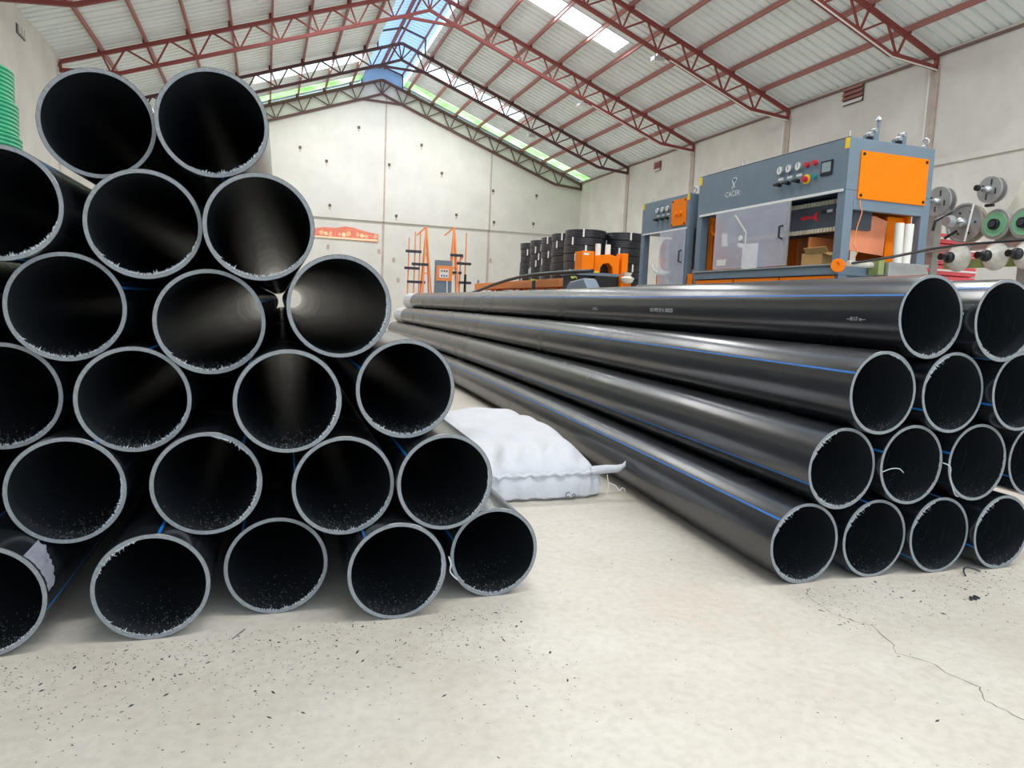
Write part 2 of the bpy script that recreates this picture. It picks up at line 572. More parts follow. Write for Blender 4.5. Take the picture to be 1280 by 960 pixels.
# printed banner on the far wall: a long strip with coloured blotches and a wavy top
bn = thing('wall_banner', (2.98, Y_FAR - 0.01, 3.6), 'long red and peach printed banner on the far wall', 'banner')
top = [(1.74, 4.0), (2.1, 4.07), (2.6, 4.08), (2.95, 4.16), (3.25, 4.14), (3.55, 4.06), (4.0, 3.98), (4.25, 3.95)]
mat('banner_red', lin(222, 128, 105), rough=0.7, var=0.12)
mat('banner_peach', lin(245, 180, 140), rough=0.7, var=0.1)
mat('banner_pink', lin(235, 130, 120), rough=0.7, var=0.1)
mat('banner_cream', lin(240, 215, 180), rough=0.7, var=0.1)
MB().prism([(1.74, 3.67), (4.25, 3.63)] + top[::-1], 1, Y_FAR - 0.025, Y_FAR - 0.005).build('backing', 'banner_red', bn)
MB().box(1.76, 4.23, Y_FAR - 0.032, Y_FAR - 0.025, 3.66, 3.73).build('lower_strip', 'banner_cream', bn)
r_ = random.Random(4)
for k in range(14):
    x = 1.86 + k * 0.175
    w, h = r_.uniform(0.06, 0.11), r_.uniform(0.07, 0.12)
    z = 3.83 + 0.05 * r_.random()
    poly = [(x + w * math.cos(a) * r_.uniform(.7, 1.1), z + h * math.sin(a) * r_.uniform(.7, 1.1)) for a in [2 * PI * q / 9 for q in range(9)]]
    MB().prism(poly, 1, Y_FAR - 0.031, Y_FAR - 0.026).build('printed_patch', ('banner_pink', 'banner_peach', 'banner_cream', 'banner_peach')[k % 4], bn)

# ---- roof
roof = struct(MB().box(XA - 0.02, XA + 0.02, Y_FRONT, Y_FAR, Z_TOP + 0.53, Z_TOP + 0.56).build('ceiling', 'steel_red'))


def corr(x0, x1, y0, y1, z_at, per=0.25, hgt=0.06, lift=0.17, thick=0.0):
    """trapezoid-corrugated sheet, ribs running up the slope"""
    ys = []
    y = y0
    while y < y1 - 1e-6:
        for dy, hz in ((0, 0), (0.70, 0), (0.76, 1), (0.94, 1)):
            yy = y + dy * per
            if yy < y1:
                ys.append((yy, hz * hgt))
        y += per
    ys.append((y1, 0))
    mb = MB()
    vs = []
    for yy, hz in ys:
        vs += [(x0, yy, z_at(x0) + lift + hz), (x1, yy, z_at(x1) + lift + hz)]
    mb.add(vs, [(2 * i, 2 * i + 1, 2 * i + 3, 2 * i + 2) for i in range(len(ys) - 1)])
    return mb


EDGE_R, EDGE_L = 5.10, 3.44
GREEN = (28.70, 29.45)
for side in (1, -1):
    xa, xb = (EDGE_R, XR + 0.3) if side > 0 else (XL - 0.3, EDGE_L)
    sky = sorted([s for s in SKY if (s[0] > XA) == (side > 0)], key=lambda s: s[2])
    y = Y_FRONT
    for (x0, x1, y0, y1) in sky:
        corr(xa, xb, y, y0, roofz).build('roof_sheet', 'roof_sheet', roof)
        corr(xa, x0, y0, y1, roofz).build('roof_sheet', 'roof_sheet', roof)
        corr(x1, xb, y0, y1, roofz).build('roof_sheet', 'roof_sheet', roof)
        corr(x0, x1, y0, y1, roofz).build('skylight_sheet', 'skylight_white', roof, label='white translucent roof sheet')
        y = y1
    corr(xa, xb, y, GREEN[0], roofz).build('roof_sheet', 'roof_sheet', roof)
    corr(xa, xb, GREEN[0], GREEN[1], roofz).build('skylight_sheet', 'skylight_green', roof, label='translucent roof sheet, its green standing for trees outside')
    corr(xa, xb, GREEN[1], Y_FAR + 0.3, roofz).build('roof_sheet', 'roof_sheet', roof)

PUR_R = [12.09 - 0.973 * k for k in range(8)]
PUR_L = [-3.85 + 0.99 * k for k in range(8)]
for x in PUR_R + PUR_L:
    z = roofz(x)
    bar('purlin', (x, Y_FRONT, z + 0.105), (x, Y_FAR - 0.05, z + 0.105), 0.055, 0.11, 'purlin_red', roof, side=(1, 0, 0))

bar('eave_rail', (12.96, Y_FRONT, roofz(12.96) + 0.06), (12.96, Y_FAR - 0.05, roofz(12.96) + 0.06), 0.04, 0.05, 'eave_brown', roof, side=(1, 0, 0))

# raised ridge vent
def monz(x):
    return 10.40 - 0.30 * abs(x - XA)


corr(3.30, XA, 4.0, Y_FAR + 0.2, monz, lift=0.05).build('ridge_vent_sheet', 'roof_blue', roof)
corr(XA, 5.22, 4.0, Y_FAR + 0.2, monz, lift=0.05).build('ridge_vent_sheet', 'roof_blue', roof)
MB().prism([(3.46, 9.65), (5.08, 9.65), (5.08, 10.15), (XA, 10.42), (3.46, 10.15)], 1, Y_FAR - 0.04, Y_FAR + 0.02).build('ridge_vent_end', 'vent_blue', roof)
for x in (3.50, 5.04, 4.16, 4.36):
    bar('ridge_vent_rail', (x, 4.0, monz(x)), (x, Y_FAR, monz(x)), 0.05, 0.06, 'steel_red', roof, side=(1, 0, 0))


# ---- trusses
def truss(y, label, m_main, m_web, first=False):
    t = thing('roof_truss', (XA, y, Z_EAVE), label, 'roof truss', 'steel roof trusses')
    S = lambda x, z: (x, y, z)
    for xe in (XR - 0.05, XL + 0.05):
        sg = 1 if xe > XA else -1
        bar('top_chord', S(xe, roofz(xe)), S(XA, Z_TOP), 0.08, 0.09, m_main, t)
        xb = 11.72 if sg > 0 else -3.45
        xt = 5.04 if sg > 0 else 3.50
        zb = lambda x: roofz(x) - 0.55
        bar('bottom_chord', S(xb, zb(xb)), S(xt, zb(xt)), 0.08, 0.085, m_main, t)
        bar('bottom_chord', S(xt, zb(xt)), S(XA, Z_TOP - 0.53), 0.07, 0.075, m_main, t)
        bar('heel_chord', S(xb, zb(xb)), S(xe, 6.50), 0.08, 0.085, m_main, t)
        bar('heel_post', S(xe, 6.45), S(xe, roofz(xe)), 0.08, 0.06, m_main, t)
        # webs
        W = lambda a, b: bar('web_member', a, b, 0.035, 0.04, m_web, t)
        pur = PUR_R if sg > 0 else PUR_L
        nodes = []
        for k, x in enumerate(pur):
            bx = x - sg * 0.20
            if sg * (bx - xb) > 0:
                bz = 6.50 + (zb(xb) - 6.50) * (xe - bx) / (xe - xb)
            else:
                bz = zb(bx) if sg * (bx - xt) > 0 else zb(xt)
            ax = x - sg * 0.52
            nodes.append((x, bx, bz, ax))
        for k, (x, bx, bz, ax) in enumerate(nodes):
            W(S(bx, bz), S(x, roofz(x)))
            W(S(bx, bz), S(ax, roofz(ax)))
            if k + 1 < len(nodes):
                W(S(nodes[k + 1][1], nodes[k + 1][2]), S(ax, roofz(ax)))
            bar('cleat', S(x + sg * 0.05, roofz(x) + 0.03), S(x + sg * 0.05, roofz(x) + 0.18), 0.11, 0.06, m_web, t)
        W(S(XA, Z_TOP - 0.53), S(XA + sg * 0.35, roofz(XA + sg * 0.35)))
        W(S(XA, Z_TOP - 0.53), S(XA + sg * 0.1, roofz(XA + sg * 0.1)))
        # ridge vent post
        bar('vent_post', S(XA + sg * 0.80, roofz(XA + sg * 0.8)), S(XA + sg * 0.80, monz(XA + sg * 0.8)), 0.05, 0.05, m_web, t)
        bar('vent_rafter', S(XA + sg * 0.82, monz(XA + sg * 0.82)), S(XA, monz(XA)), 0.05, 0.05, m_web, t)
    bar('collar_tie', S(3.50, roofz(3.5) - 0.55), S(5.04, roofz(5.04) - 0.55), 0.06, 0.07, m_main, t)
    return t


TL = ['dark red steel roof truss nearest the camera, ending above the reel stand',
      'dark red steel roof truss second from the camera, above the big cabinet machine',
      'bright red steel roof truss third from the camera, spanning to the left wall',
      'brown steel roof truss fourth from the camera, under the far skylights',
      'dark brown steel roof truss against the far wall']
for k, y in enumerate(TRUSS_Y):
    tr = truss(y, TL[k], 'steel_red' if k < 3 else 'steel_brown', 'steel_red' if k < 3 else 'steel_brown')
    if k in (0, 1, 2):
        xb = 11.72
        MB().tube([(XR - 0.08, y - 0.06, 6.44), (xb, y - 0.06, roofz(xb) - 0.62), (9.3, y - 0.06, roofz(9.3) - 0.61)], 0.016, 8).build('conduit', 'white_conduit', tr, smooth=True)

# floodlights hung under the trusses
for y, nm in ((16.27, 'second'), (20.73, 'third'), (25.19, 'fourth')):
    fl = thing('flood_light', (9.0, y, roofz(9) - 0.62), 'small white floodlight hanging under the %s truss from the camera' % nm, 'light', 'floodlights on the trusses')
    z = roofz(9.0) - 0.62
    MB().box(8.86, 9.14, y - 0.09, y + 0.09, z - 0.16, z - 0.06).build('lamp_body', 'aluminium', fl, bevel=0.015)
    MB().box(8.89, 9.11, y - 0.07, y + 0.07, z - 0.175, z - 0.16).build('lens', 'gauge_white', fl)
    MB().box(8.97, 9.03, y - 0.02, y + 0.02, z - 0.08, z + 0.05).build('bracket', 'aluminium', fl)

# ---------------------------------------------------------------- pipes
R_OUT, WALL = 0.2, 0.016
R_IN = R_OUT - WALL
NSEG = 72


def path_left(s):
    return Vector((0.019 * s, s, 0))


def path_right(s):
    return Vector((0.08 * s - 0.0028 * s * s, s, 0))


def ring(path, s, r, n=NSEG):
    c = path(s)
    return [(c.x + r * math.cos(2 * PI * k / n), c.y, c.z + r * math.sin(2 * PI * k / n)) for k in range(n)]


def pipe_meshes(path, L, steps, key):
    n = NSEG
    ss = [L * i / steps for i in range(steps + 1)]
    b = 0.0015
    mb = MB()
    vs = ring(path, 0, R_OUT - b)
    vs += ring(path, b, R_OUT)
    for s in ss[1:]:
        vs += ring(path, s, R_OUT)
    vs += ring(path, L, R_IN)
    m = len(vs) // n
    fs = [(i * n + k, i * n + (k + 1) % n, (i + 1) * n + (k + 1) % n, (i + 1) * n + k) for i in range(m - 1) for k in range(n)]
    mb.add(vs, fs)
    outer = mb
    mi = MB()
    vs = []
    for s in ss:
        vs += ring(path, s, R_IN)
    m = len(vs) // n
    mi.add(vs, [(i * n + k, i * n + (k + 1) % n, (i + 1) * n + (k + 1) % n, (i + 1) * n + k) for i in range(m - 1) for k in range(n)])
    mc = MB()
    vs = ring(path, 0, R_IN) + ring(path, 0, R_OUT - b)
    mc.add(vs, [(k, (k + 1) % n, n + (k + 1) % n, n + k) for k in range(n)])
    mo = outer.mesh('pipe_wall_' + key, 'black_hdpe', smooth=True)
    mn = mi.mesh('pipe_bore_' + key, 'black_hdpe_bore', smooth=True)
    me = mc.mesh('pipe_cut_' + key, 'cut_hdpe')
    return mo, mn, me


def stripe_mesh(path, L, steps, phi, key):
    mb = MB()
    vs = []
    hw = 0.027
    for i in range(steps + 1):
        c = path(L * i / steps)
        for j in range(4):
            a = phi + hw * (2 * j / 3 - 1)
            vs.append((c.x + (R_OUT + 0.0005) * math.cos(a), c.y + (0.001 if i == 0 else 0), c.z + (R_OUT + 0.0005) * math.sin(a)))
    mb.add(vs, [(4 * i + j, 4 * i + j + 1, 4 * i + j + 5, 4 * i + j + 4) for i in range(steps) for j in range(3)])
    return mb.mesh('stripe_' + key, 'stripe_blue', smooth=True)


def burr_mesh(a0, a1, n, seed, key):
    """frayed plastic burrs left by the saw along the bore edge"""
    r_ = random.Random(seed)
    mb = MB()
    for i in range(n):
        a = r_.uniform(a0, a1)
        fade = math.sin(PI * (a - a0) / (a1 - a0)) ** 0.6
        base = Vector((R_IN * math.cos(a), 0, R_IN * math.sin(a)))
        L = r_.uniform(0.003, 0.011) * fade + 0.001
        if r_.random() < 0.06:
            L *= 2.2
        d = Vector((-math.cos(a), r_.uniform(-0.9, 0.2), -math.sin(a))) + Vector((r_.uniform(-.8, .8), 0, r_.uniform(-.8, .8)))
        d.normalize()
        t = Vector((-math.sin(a), 0, math.cos(a)))
        w = r_.uniform(0.0008, 0.002)
        q = base + d * L * 0.6 + t * r_.uniform(-.002, .002)
        tip = base + d * L + t * r_.uniform(-.004, .004)
        k = Vector((0, 0.0012, 0))
        mb.add([base - t * w, base + t * w, q - t * w * .7, q + t * w * .7, tip, base + k, q + k], [(0, 1, 3, 2), (2, 3, 4), (0, 2, 6, 5), (1, 5, 6, 3), (2, 4, 6), (3, 6, 4), (0, 5, 1)])
    return mb.mesh('burr_' + key, 'burr_grey')


def chips_mesh(n, seed, key):
    """loose saw chips lying in the bottom of the bore near the mouth"""
    r_ = random.Random(seed)
    mb = MB()
    for i in range(n):
        a = -PI / 2 + r_.gauss(0, 0.42)
        y = abs(r_.gauss(0, 0.17)) + 0.004
        r = R_IN - 0.0016
        c = Vector((r * math.cos(a) + 0.02 * y, y, r * math.sin(a)))
        s = r_.uniform(0.0007, 0.0020)
        dx, dy = r_.uniform(-1, 1), r_.uniform(-1, 1)
        u = Vector((-math.sin(a) * dx, dy, math.cos(a) * dx)).normalized() * s * r_.uniform(1, 2.2)
        w = Vector((-math.cos(a), 0, -math.sin(a))) * s
        v = u.cross(w).normalized() * s * 0.6
        mb.add([c - u, c + v, c + u, c - v, c + w], [(0, 1, 4), (1, 2, 4), (2, 3, 4), (3, 0, 4), (0, 3, 2, 1)])
    return mb.mesh('chips_' + key, 'chip_grey')


ML = pipe_meshes(path_left, 13.0, 2, 'left')
MR = pipe_meshes(path_right, 16.0, 32, 'right')
BURRS = [burr_mesh(math.radians(-115), math.radians(-15), 150, 1, 'a'),
         burr_mesh(math.radians(-60), math.radians(15), 130, 2, 'b'),
         burr_mesh(math.radians(-150), math.radians(-30), 170, 3, 'c'),
         burr_mesh(math.radians(35), math.radians(85), 90, 4, 'd'),
         burr_mesh(math.radians(105), math.radians(165), 100, 5, 'e')]
CHIPS = [chips_mesh(150, 11 + k, str(k)) for k in range(4)]

LEFT = {'A1': (-0.599, 3.133, 1.888), 'A2': (-0.193, 3.005, 1.911),
        'B0': (-0.881, 2.989, 1.558), 'B1': (-0.427, 2.994, 1.519), 'B2': (-0.024, 2.914, 1.532),
        'C0': (-1.140, 3.100, 1.203), 'C1': (-0.691, 3.029, 1.205), 'C2': (-0.200, 2.963, 1.169), 'C3': (0.272, 2.881, 1.248),
        'D0': (-0.920, 3.089, 0.868), 'D1': (-0.466, 2.978, 0.870), 'D2': (0.083, 2.849, 0.880), 'D3': (0.534, 2.849, 0.929),
        'E0': (-1.160, 3.000, 0.545), 'E1': (-0.689, 2.959, 0.536), 'E2': (-0.208, 2.904, 0.557), 'E3': (0.297, 2.853, 0.541), 'E4': (0.698, 2.804, 0.553),
        'G0': (-1.385, 2.900, 0.200), 'F0': (-0.913, 2.790, 0.200), 'F1': (-0.390, 2.815, 0.200), 'F2': (0.047, 2.943, 0.200), 'F3': (0.507, 2.781, 0.200), 'F4': (0.956, 2.915, 0.200)}
RIGHT = {'R1a': (2.466, 2.725, 0.200), 'R1b': (2.890, 2.718, 0.200), 'R1c': (3.292, 2.694, 0.200), 'R1d': (3.693, 2.662, 0.200),
         'R2a': (2.616, 2.688, 0.572), 'R2b': (3.017, 2.659, 0.585), 'R2c': (3.442, 2.647, 0.587), 'R2d': (3.864, 2.650, 0.590),
         'R3a': (2.762, 2.630, 0.945), 'R3b': (3.185, 2.615, 0.949), 'R3c': (3.586, 2.569, 0.962),
         'R4a': (2.984, 2.607, 1.312), 'R4b': (3.385, 2.544, 1.309)}
STRIPE = {'R1a': 140.8, 'R3a': 152.2, 'R4a': 151.6, 'R2a': 200, 'R3b': 205, 'R2b': 160, 'R2c': 165, 'R1b': 110, 'R1c': 215, 'R1d': 200, 'R4b': 130, 'R3c': 200, 'R2d': 205,
          'A1': 300, 'A2': 280, 'B0': 47, 'B1': 250, 'B2': 255, 'C1': 23, 'C2': 265, 'C3': 275, 'D0': 52, 'D1': 74, 'D2': 255, 'D3': 156, 'E1': 62, 'E2': 290, 'E3': 160, 'E4': 265, 'F0': 108, 'F1': 83, 'F2': 250, 'F3': 252, 'F4': 280, 'C0': 0, 'E0': 0, 'G0': 0}
ROWN = {'G': 'bottom row', 'F': 'bottom row', 'E': 'second row up', 'D': 'third row up', 'C': 'fourth row up', 'B': 'fifth row up', 'A': 'top row',
        '1': 'bottom row', '2': 'second row up', '3': 'third row up', '4': 'top row'}
ORD = ['first', 'second', 'third', 'fourth', 'fifth', 'sixth', 'seventh']
PIPES = {}
for stack, table, path, M3, L, st in (('left', LEFT, path_left, ML, 13.0, 2), ('right', RIGHT, path_right, MR, 16.0, 32)):
    rows = {}
    for k in table:
        rows.setdefault(('F' if k[0] == 'G' else k[0]) if stack == 'left' else k[1], []).append(k)
    for row, ks in rows.items():
        ks.sort(key=lambda k: -table[k][0] if stack == 'left' else table[k][0])
        for i, k in enumerate(ks):
            o = obj('plastic_pipe', M3[0], None, table[k])
            PIPES[k] = o
            if stack == 'left':
                pos = 'rightmost' if i == 0 else ORD[i] + ' from right'
                lab = 'black pipe, %s in the %s of the left stack' % (pos, ROWN[row])
            else:
                pos = 'leftmost' if i == 0 else ORD[i] + ' from left'
                lab = 'long black pipe, %s in the %s of the right stack' % (pos, ROWN[row])
            tag(o, lab, 'pipe', 'black pipes in the %s stack' % stack)
            obj('bore', M3[1], o)
            obj('cut_edge', M3[2], o)['label'] = 'grey sawn pipe rim'
            if k not in ('C0', 'E0', 'G0'):
                offs = (0, 120, 240)
                if k == 'R2a':
                    offs = (0, 120)
                for d in offs:
                    ph = math.radians(STRIPE[k] + d)
                    obj('blue_stripe', stripe_mesh(path, L, st, ph, k), o)['label'] = 'thin blue stripe along the pipe'
                seed = sum(map(ord, k))
                bi = {'E2': (1, 3), 'F1': (2, 4), 'F0': (2,), 'A1': (), 'A2': (0,), 'R1a': (2, 4), 'R1b': (4,), 'R1c': (4,), 'R1d': (4, 0), 'R2a': (2, 4), 'R2b': (1,), 'R2c': (1,), 'R3a': (3,), 'R3b': (4,), 'R4a': (0,), 'R4b': (2,), 'B1': (2, 0), 'C2': (2,), 'C3': (1,)}.get(k, (seed % 3,))
                for b in bi:
                    x = obj('saw_burr', BURRS[b], o)
                    x['kind'] = 'stuff'
                    x['label'] = 'pale frayed saw burrs on the rim'
                if k[0] in 'CDEFR' and k not in ('C3',):
                    x = obj('saw_chips', CHIPS[seed % 4], o)
                    x['kind'] = 'stuff'
                    x['label'] = 'loose saw chips inside the pipe mouth'

# torn film on the lowest left pipe
mb = MB()
vs = []
r_ = random.Random(3)
na, ny = 16, 5
for i in range(na):
    a = math.radians(6 + 44 * i / (na - 1))
    for j in range(ny):
        y = 0.004 + (0.018 + 0.03 * (i / na) * (1 + .3 * r_.uniform(-1, 1))) * j
        r = R_OUT + 0.0015 + r_.uniform(0, 0.004)
        vs.append((r * math.cos(a), y, r * math.sin(a)))
mb.add(vs, [(i * ny + j, i * ny + j + 1, (i + 1) * ny + j + 1, (i + 1) * ny + j) for i in range(na - 1) for j in range(ny - 1)])
me = mb.mesh('torn_film', 'clear_film', smooth=True)
obj('torn_film', me, PIPES['F0'])['label'] = 'torn whitish plastic film stuck to the pipe'


# printed lettering on the two top pipes of the right stack
def pipe_text(k, body, s_mid, phi_deg, size):
    me = text_mesh('pipe_print', body, size, 'print_white', 0.0)
    phi = math.radians(phi_deg)
    for v in me.vertices:
        u, h = v.co.x, v.co.y
        c = path_right(s_mid - u)
        a = phi - h / R_OUT
        r = R_OUT + 0.0008
        v.co = Vector((c.x + r * math.cos(a), c.y, r * math.sin(a)))
    o = obj('printed_text', me, PIPES[k])
    o['label'] = 'small white printed lettering'


pipe_text('R4a', '—0117 m—', 0.28, 187, 0.027)
pipe_text('R4a', 'HD PIPE PE N. 000020', 2.45, 184, 0.042)
pipe_text('R4a', '—0116—', 3.85, 186, 0.04)
pipe_text('R4b', 'PPR2 -m', 0.11, 172, 0.026)

# white wrapping bunched over the far ends of the right stack
E_END = {}
for k, lab in (('R4a', 'crumpled white wrapping over the far end of the top left pipe'), ('R3a', 'crumpled white wrapping over the far end of the second highest left pipe')):
    c = path_right(16.0)
    mb = MB()
    r_ = random.Random(5)
    prof = []
    n = NSEG
    vs = []
    for i, (rr, h) in enumerate([(0.2004, -0.9), (0.2005, -0.4), (0.2005, 0.03), (0.17, 0.10), (0.07, 0.2), (0.05, 0.3), (0.08, 0.38)]):
        for q in range(n):
            a = 2 * PI * q / n
            r = rr + (r_.uniform(-0.02, 0) if i > 2 else 0)
            cc = path_right(16.0 + h)
            vs.append((cc.x + r * math.cos(a), cc.y, cc.z + r * math.sin(a)))
    mb.add(vs, [(i * n + q, i * n + (q + 1) % n, (i + 1) * n + (q + 1) % n, (i + 1) * n + q) for i in range(6) for q in range(n)])
    obj('end_wrapping', mb.mesh('end_wrapping', 'sack_white', smooth=True), PIPES[k])['label'] = 'crumpled white wrapping over the far pipe end'

# ---------------------------------------------------------------- white sack
sk = thing('woven_sack', (1.75, 5.3, 0), 'white woven sack lying on the floor between the pipe stacks', 'sack')
X0, X1, Y0, Y1 = 1.27, 2.22, 4.36, 6.35
nu, nv = 56, 72


def sack_top(x, y):
    u = (x - X0) / (X1 - X0) * 2 - 1
    v = (y - Y0) / (Y1 - Y0) * 2 - 1
    ex = max(0.0, 1 - abs(u) ** 5) ** 0.5
    ey = max(0.0, 1 - abs(v) ** 7.0) ** 0.5
    z = 0.175 + 0.20 * ex * ey
    # drop towards the camera end
    z -= 0.10 * max(0, -v - 0.05) ** 1.4 * ey
    z += 0.010 * math.sin(17 * (x - 0.5 * y) + 1.5 * math.sin(7 * y)) * ex * ey * (0.4 + 0.6 * abs(v))
    z += 0.012 * math.sin(9 * x + 3 * math.sin(5 * y)) * ex * ey
    z += 0.010 * math.sin(14 * y + 8 * x) * ex * ey
    f = math.exp(-((v + 0.82) / 0.2) ** 2)
    z += 0.012 * f * math.sin(38 * x + 2 * math.sin(9 * y)) * ex
    return max(z, 0.05)


mb = MB()
vs, fs = [], []
for i in range(nu + 1):
    for j in range(nv + 1):
        x = X0 + (X1 - X0) * (0.5 - 0.5 * math.cos(PI * i / nu))
        y = Y0 + (Y1 - Y0) * (0.5 - 0.5 * math.cos(PI * j / nv))
        # rounded plan corners
        u = (x - X0) / (X1 - X0) * 2 - 1
        v = (y - Y0) / (Y1 - Y0) * 2 - 1
        cx = x - 0.05 * u * abs(v) ** 8
        cy = y - 0.07 * v * abs(u) ** 6
        vs.append((cx, cy, sack_top(x, y)))
top_n = len(vs)
W_ = nv + 1
fs += [(i * W_ + j, i * W_ + j + 1, (i + 1) * W_ + j + 1, (i + 1) * W_ + j) for i in range(nu) for j in range(nv)]
rim = [i * W_ for i in range(nu + 1)] + [nu * W_ + j for j in range(1, W_)] + [i * W_ + nv for i in range(nu - 1, -1, -1)] + [j for j in range(nv - 1, 0, -1)]
cx0, cy0 = (X0 + X1) / 2, (Y0 + Y1) / 2
m = len(rim)
prev = rim
for lev, (bul, z) in enumerate(((0.018, 0.135), (0.030, 0.08), (0.022, 0.025), (-0.02, 0.0))):
    cur = []
    for q, idx in enumerate(rim):
        x, y, zz = vs[idx]
        d = Vector((x - cx0, (y - cy0) * 0.5)).normalized()
        wob = 0.008 * math.sin(q * 0.9) + 0.006 * math.sin(q * 0.37 + lev)
        vs.append((x + d.x * (bul + wob), y + d.y * (bul + wob), z if lev == 3 else min(zz, z + 0.004 * math.sin(q * 1.3))))
        cur.append(len(vs) - 1)
    fs += [(prev[q], prev[(q + 1) % m], cur[(q + 1) % m], cur[q]) for q in range(m)]
    prev = cur
fs.append(tuple(prev))
mb.add(vs, fs)
mb.build('sack_body', 'sack_white', sk, smooth=True)

# seam ridge, gathered ear, stitching thread and hand marking of the sack
pts = []
for i in range(41):
    x = X0 + 0.02 + (X1 - X0 - 0.03) * i / 40
    pts.append((x, Y0 - 0.012 + 0.008 * math.sin(i * 0.9) + 0.06 * abs((i - 20) / 20) ** 6, 0.172 + 0.012 * i / 40 + 0.006 * math.sin(i * 1.7)))
MB().tube(pts, [0.013 + 0.004 * math.sin(i * 2.3) for i in range(41)], 8).build('seam', 'sack_white', sk, smooth=True)
MB().tube([(X1 - 0.10, Y0 + 0.05, 0.18), (X1 + 0.0, Y0 + 0.02, 0.195), (X1 + 0.08, Y0 + 0.0, 0.2), (X1 + 0.13, Y0 + 0.01, 0.22), (X1 + 0.14, Y0 + 0.01, 0.25)], [0.03, 0.03, 0.026, 0.014, 0.003], 10).build('gathered_corner', 'sack_white', sk, smooth=True)
MB().tube([(X1 + 0.0, Y0, 0.16), (X1 + 0.01, Y0 - 0.01, 0.08), (X1 + 0.0, Y0 - 0.01, 0.02)], 0.003, 6).build('thread', 'paper_white', sk, smooth=True)
MB().tube([(X1 + 0.02, Y0, 0.1), (X1 + 0.06, Y0 - 0.01, 0.085), (X1 + 0.09, Y0 - 0.02, 0.05), (X1 + 0.11, Y0 - 0.02, 0.07), (X1 + 0.13, Y0 - 0.02, 0.06), (X1 + 0.135, Y0 - 0.02, 0.04)], 0.003, 6).build('thread', 'paper_white', sk, smooth=True)


def wall_text(name, body, size, m, parent, x, y, z, normal='-x', ext=0.001):
    me = text_mesh(name, body, size, m, ext)
    off = wloc(parent)
    if normal == '-x':
        M = Matrix(((0, 0, -1, x - off.x), (-1, 0, 0, y - off.y), (0, 1, 0, z - off.z), (0, 0, 0, 1)))
    else:
        M = Matrix(((1, 0, 0, x - off.x), (0, 0, -1, y - off.y), (0, 1, 0, z - off.z), (0, 0, 0, 1)))
    o = obj(name, me, parent, mtx=M)
    return o


wall_text('hand_marking', 'C o', 0.05, 'machine_dark', sk, 1.93, Y0 - 0.052, 0.045, '-y')


def BX(name, m, parent, x0, x1, y0, y1, z0, z1, bev=0.006, label=None):
    return MB().box(x0, x1, y0, y1, z0, z1).build(name, m, parent, bevel=bev, label=label)


def CY(name, m, parent, o, axis, r, h, n=20, label=None):
    return MB().cyl(o, axis, r, h, n).build(name, m, parent, smooth=True, label=label)


def eye_bolt(parent, x, y, z, r=0.03):
    o = CY('eye_bolt', 'aluminium', parent, (x, y, z), (0, 0, 1), 0.012, 0.03, 10)
    MB().tube([(x, y + r * math.cos(a), z + 0.03 + r + r * math.sin(a)) for a in [2 * PI * k / 16 for k in range(16)]], 0.009, 8, closed=True).build('ring', 'aluminium', o, smooth=True)


def gauge(parent, x, y, z, r=0.042):
    g = CY('pressure_gauge', 'aluminium', parent, (x, y, z), (-1, 0, 0), r, 0.03)
    CY('dial', 'gauge_white', g, (x - 0.028, y, z), (-1, 0, 0), r * 0.86, 0.004)
    MB().box(x - 0.035, x - 0.033, y - 0.003, y + 0.003, z - 0.01, z + r * 0.7).build('needle', 'black_plastic', g)


def valve(parent, x, y, z):
    k = CY('valve_knob', 'black_plastic', parent, (x, y, z), (-1, 0, 0), 0.02, 0.05, 14)
    MB().box(x - 0.055, x - 0.04, y - 0.035, y + 0.05, z - 0.012, z + 0.012).build('lever', 'black_plastic', k, bevel=0.004)


# ---------------------------------------------------------------- big cabinet machine
X, YA, YB = 5.0, 5.40, 7.81
m1 = thing('forming_machine', (5.5, 6.6, 0), 'large grey and orange cabinet machine with clear sliding door', 'machine')
cab = BX('upper_cabinet', 'machine_grey', m1, X, X + 1.02, YA, YB, 2.47, 2.94, 0.012)
for (xa, ya) in ((X, YA), (X + 0.92, YA), (X, YB - 0.1), (X + 0.92, YB - 0.1)):
    BX('corner_post', 'machine_grey', m1, xa, xa + 0.10, ya, ya + 0.10, 0, 2.47, 0.008)
BX('end_rail', 'machine_grey', m1, X + 0.10, X + 0.92, YA, YA + 0.06, 2.30, 2.47)
ep = BX('end_panel', 'machine_orange', m1, 5.13, 5.94, YA - 0.014, YA, 2.40, 2.83, 0.004, 'flat orange end panel')
for xa in (5.16, 5.91):
    for za in (2.43, 2.80):
        CY('screw', 'black_plastic', ep, (xa, YA - 0.012, za), (0, -1, 0), 0.014, 0.01, 12)
BX('front_trim', 'gauge_white', m1, X - 0.012, X, YA + 0.03, YB - 0.06, 2.455, 2.482, 0.003)
BX('top_highlight_strip', 'aluminium', m1, X - 0.004, X + 0.02, YA, YB, 2.94, 2.947, 0.002)  # thin pale strip standing in for the whitish highlight along the top edge
for ya in (YA + 0.004, YB - 0.06):
    BX('warning_label', 'machine_yellow', m1, X - 0.004, X, ya, ya + 0.05, 2.84, 2.935, 0.0, 'yellow warning label')
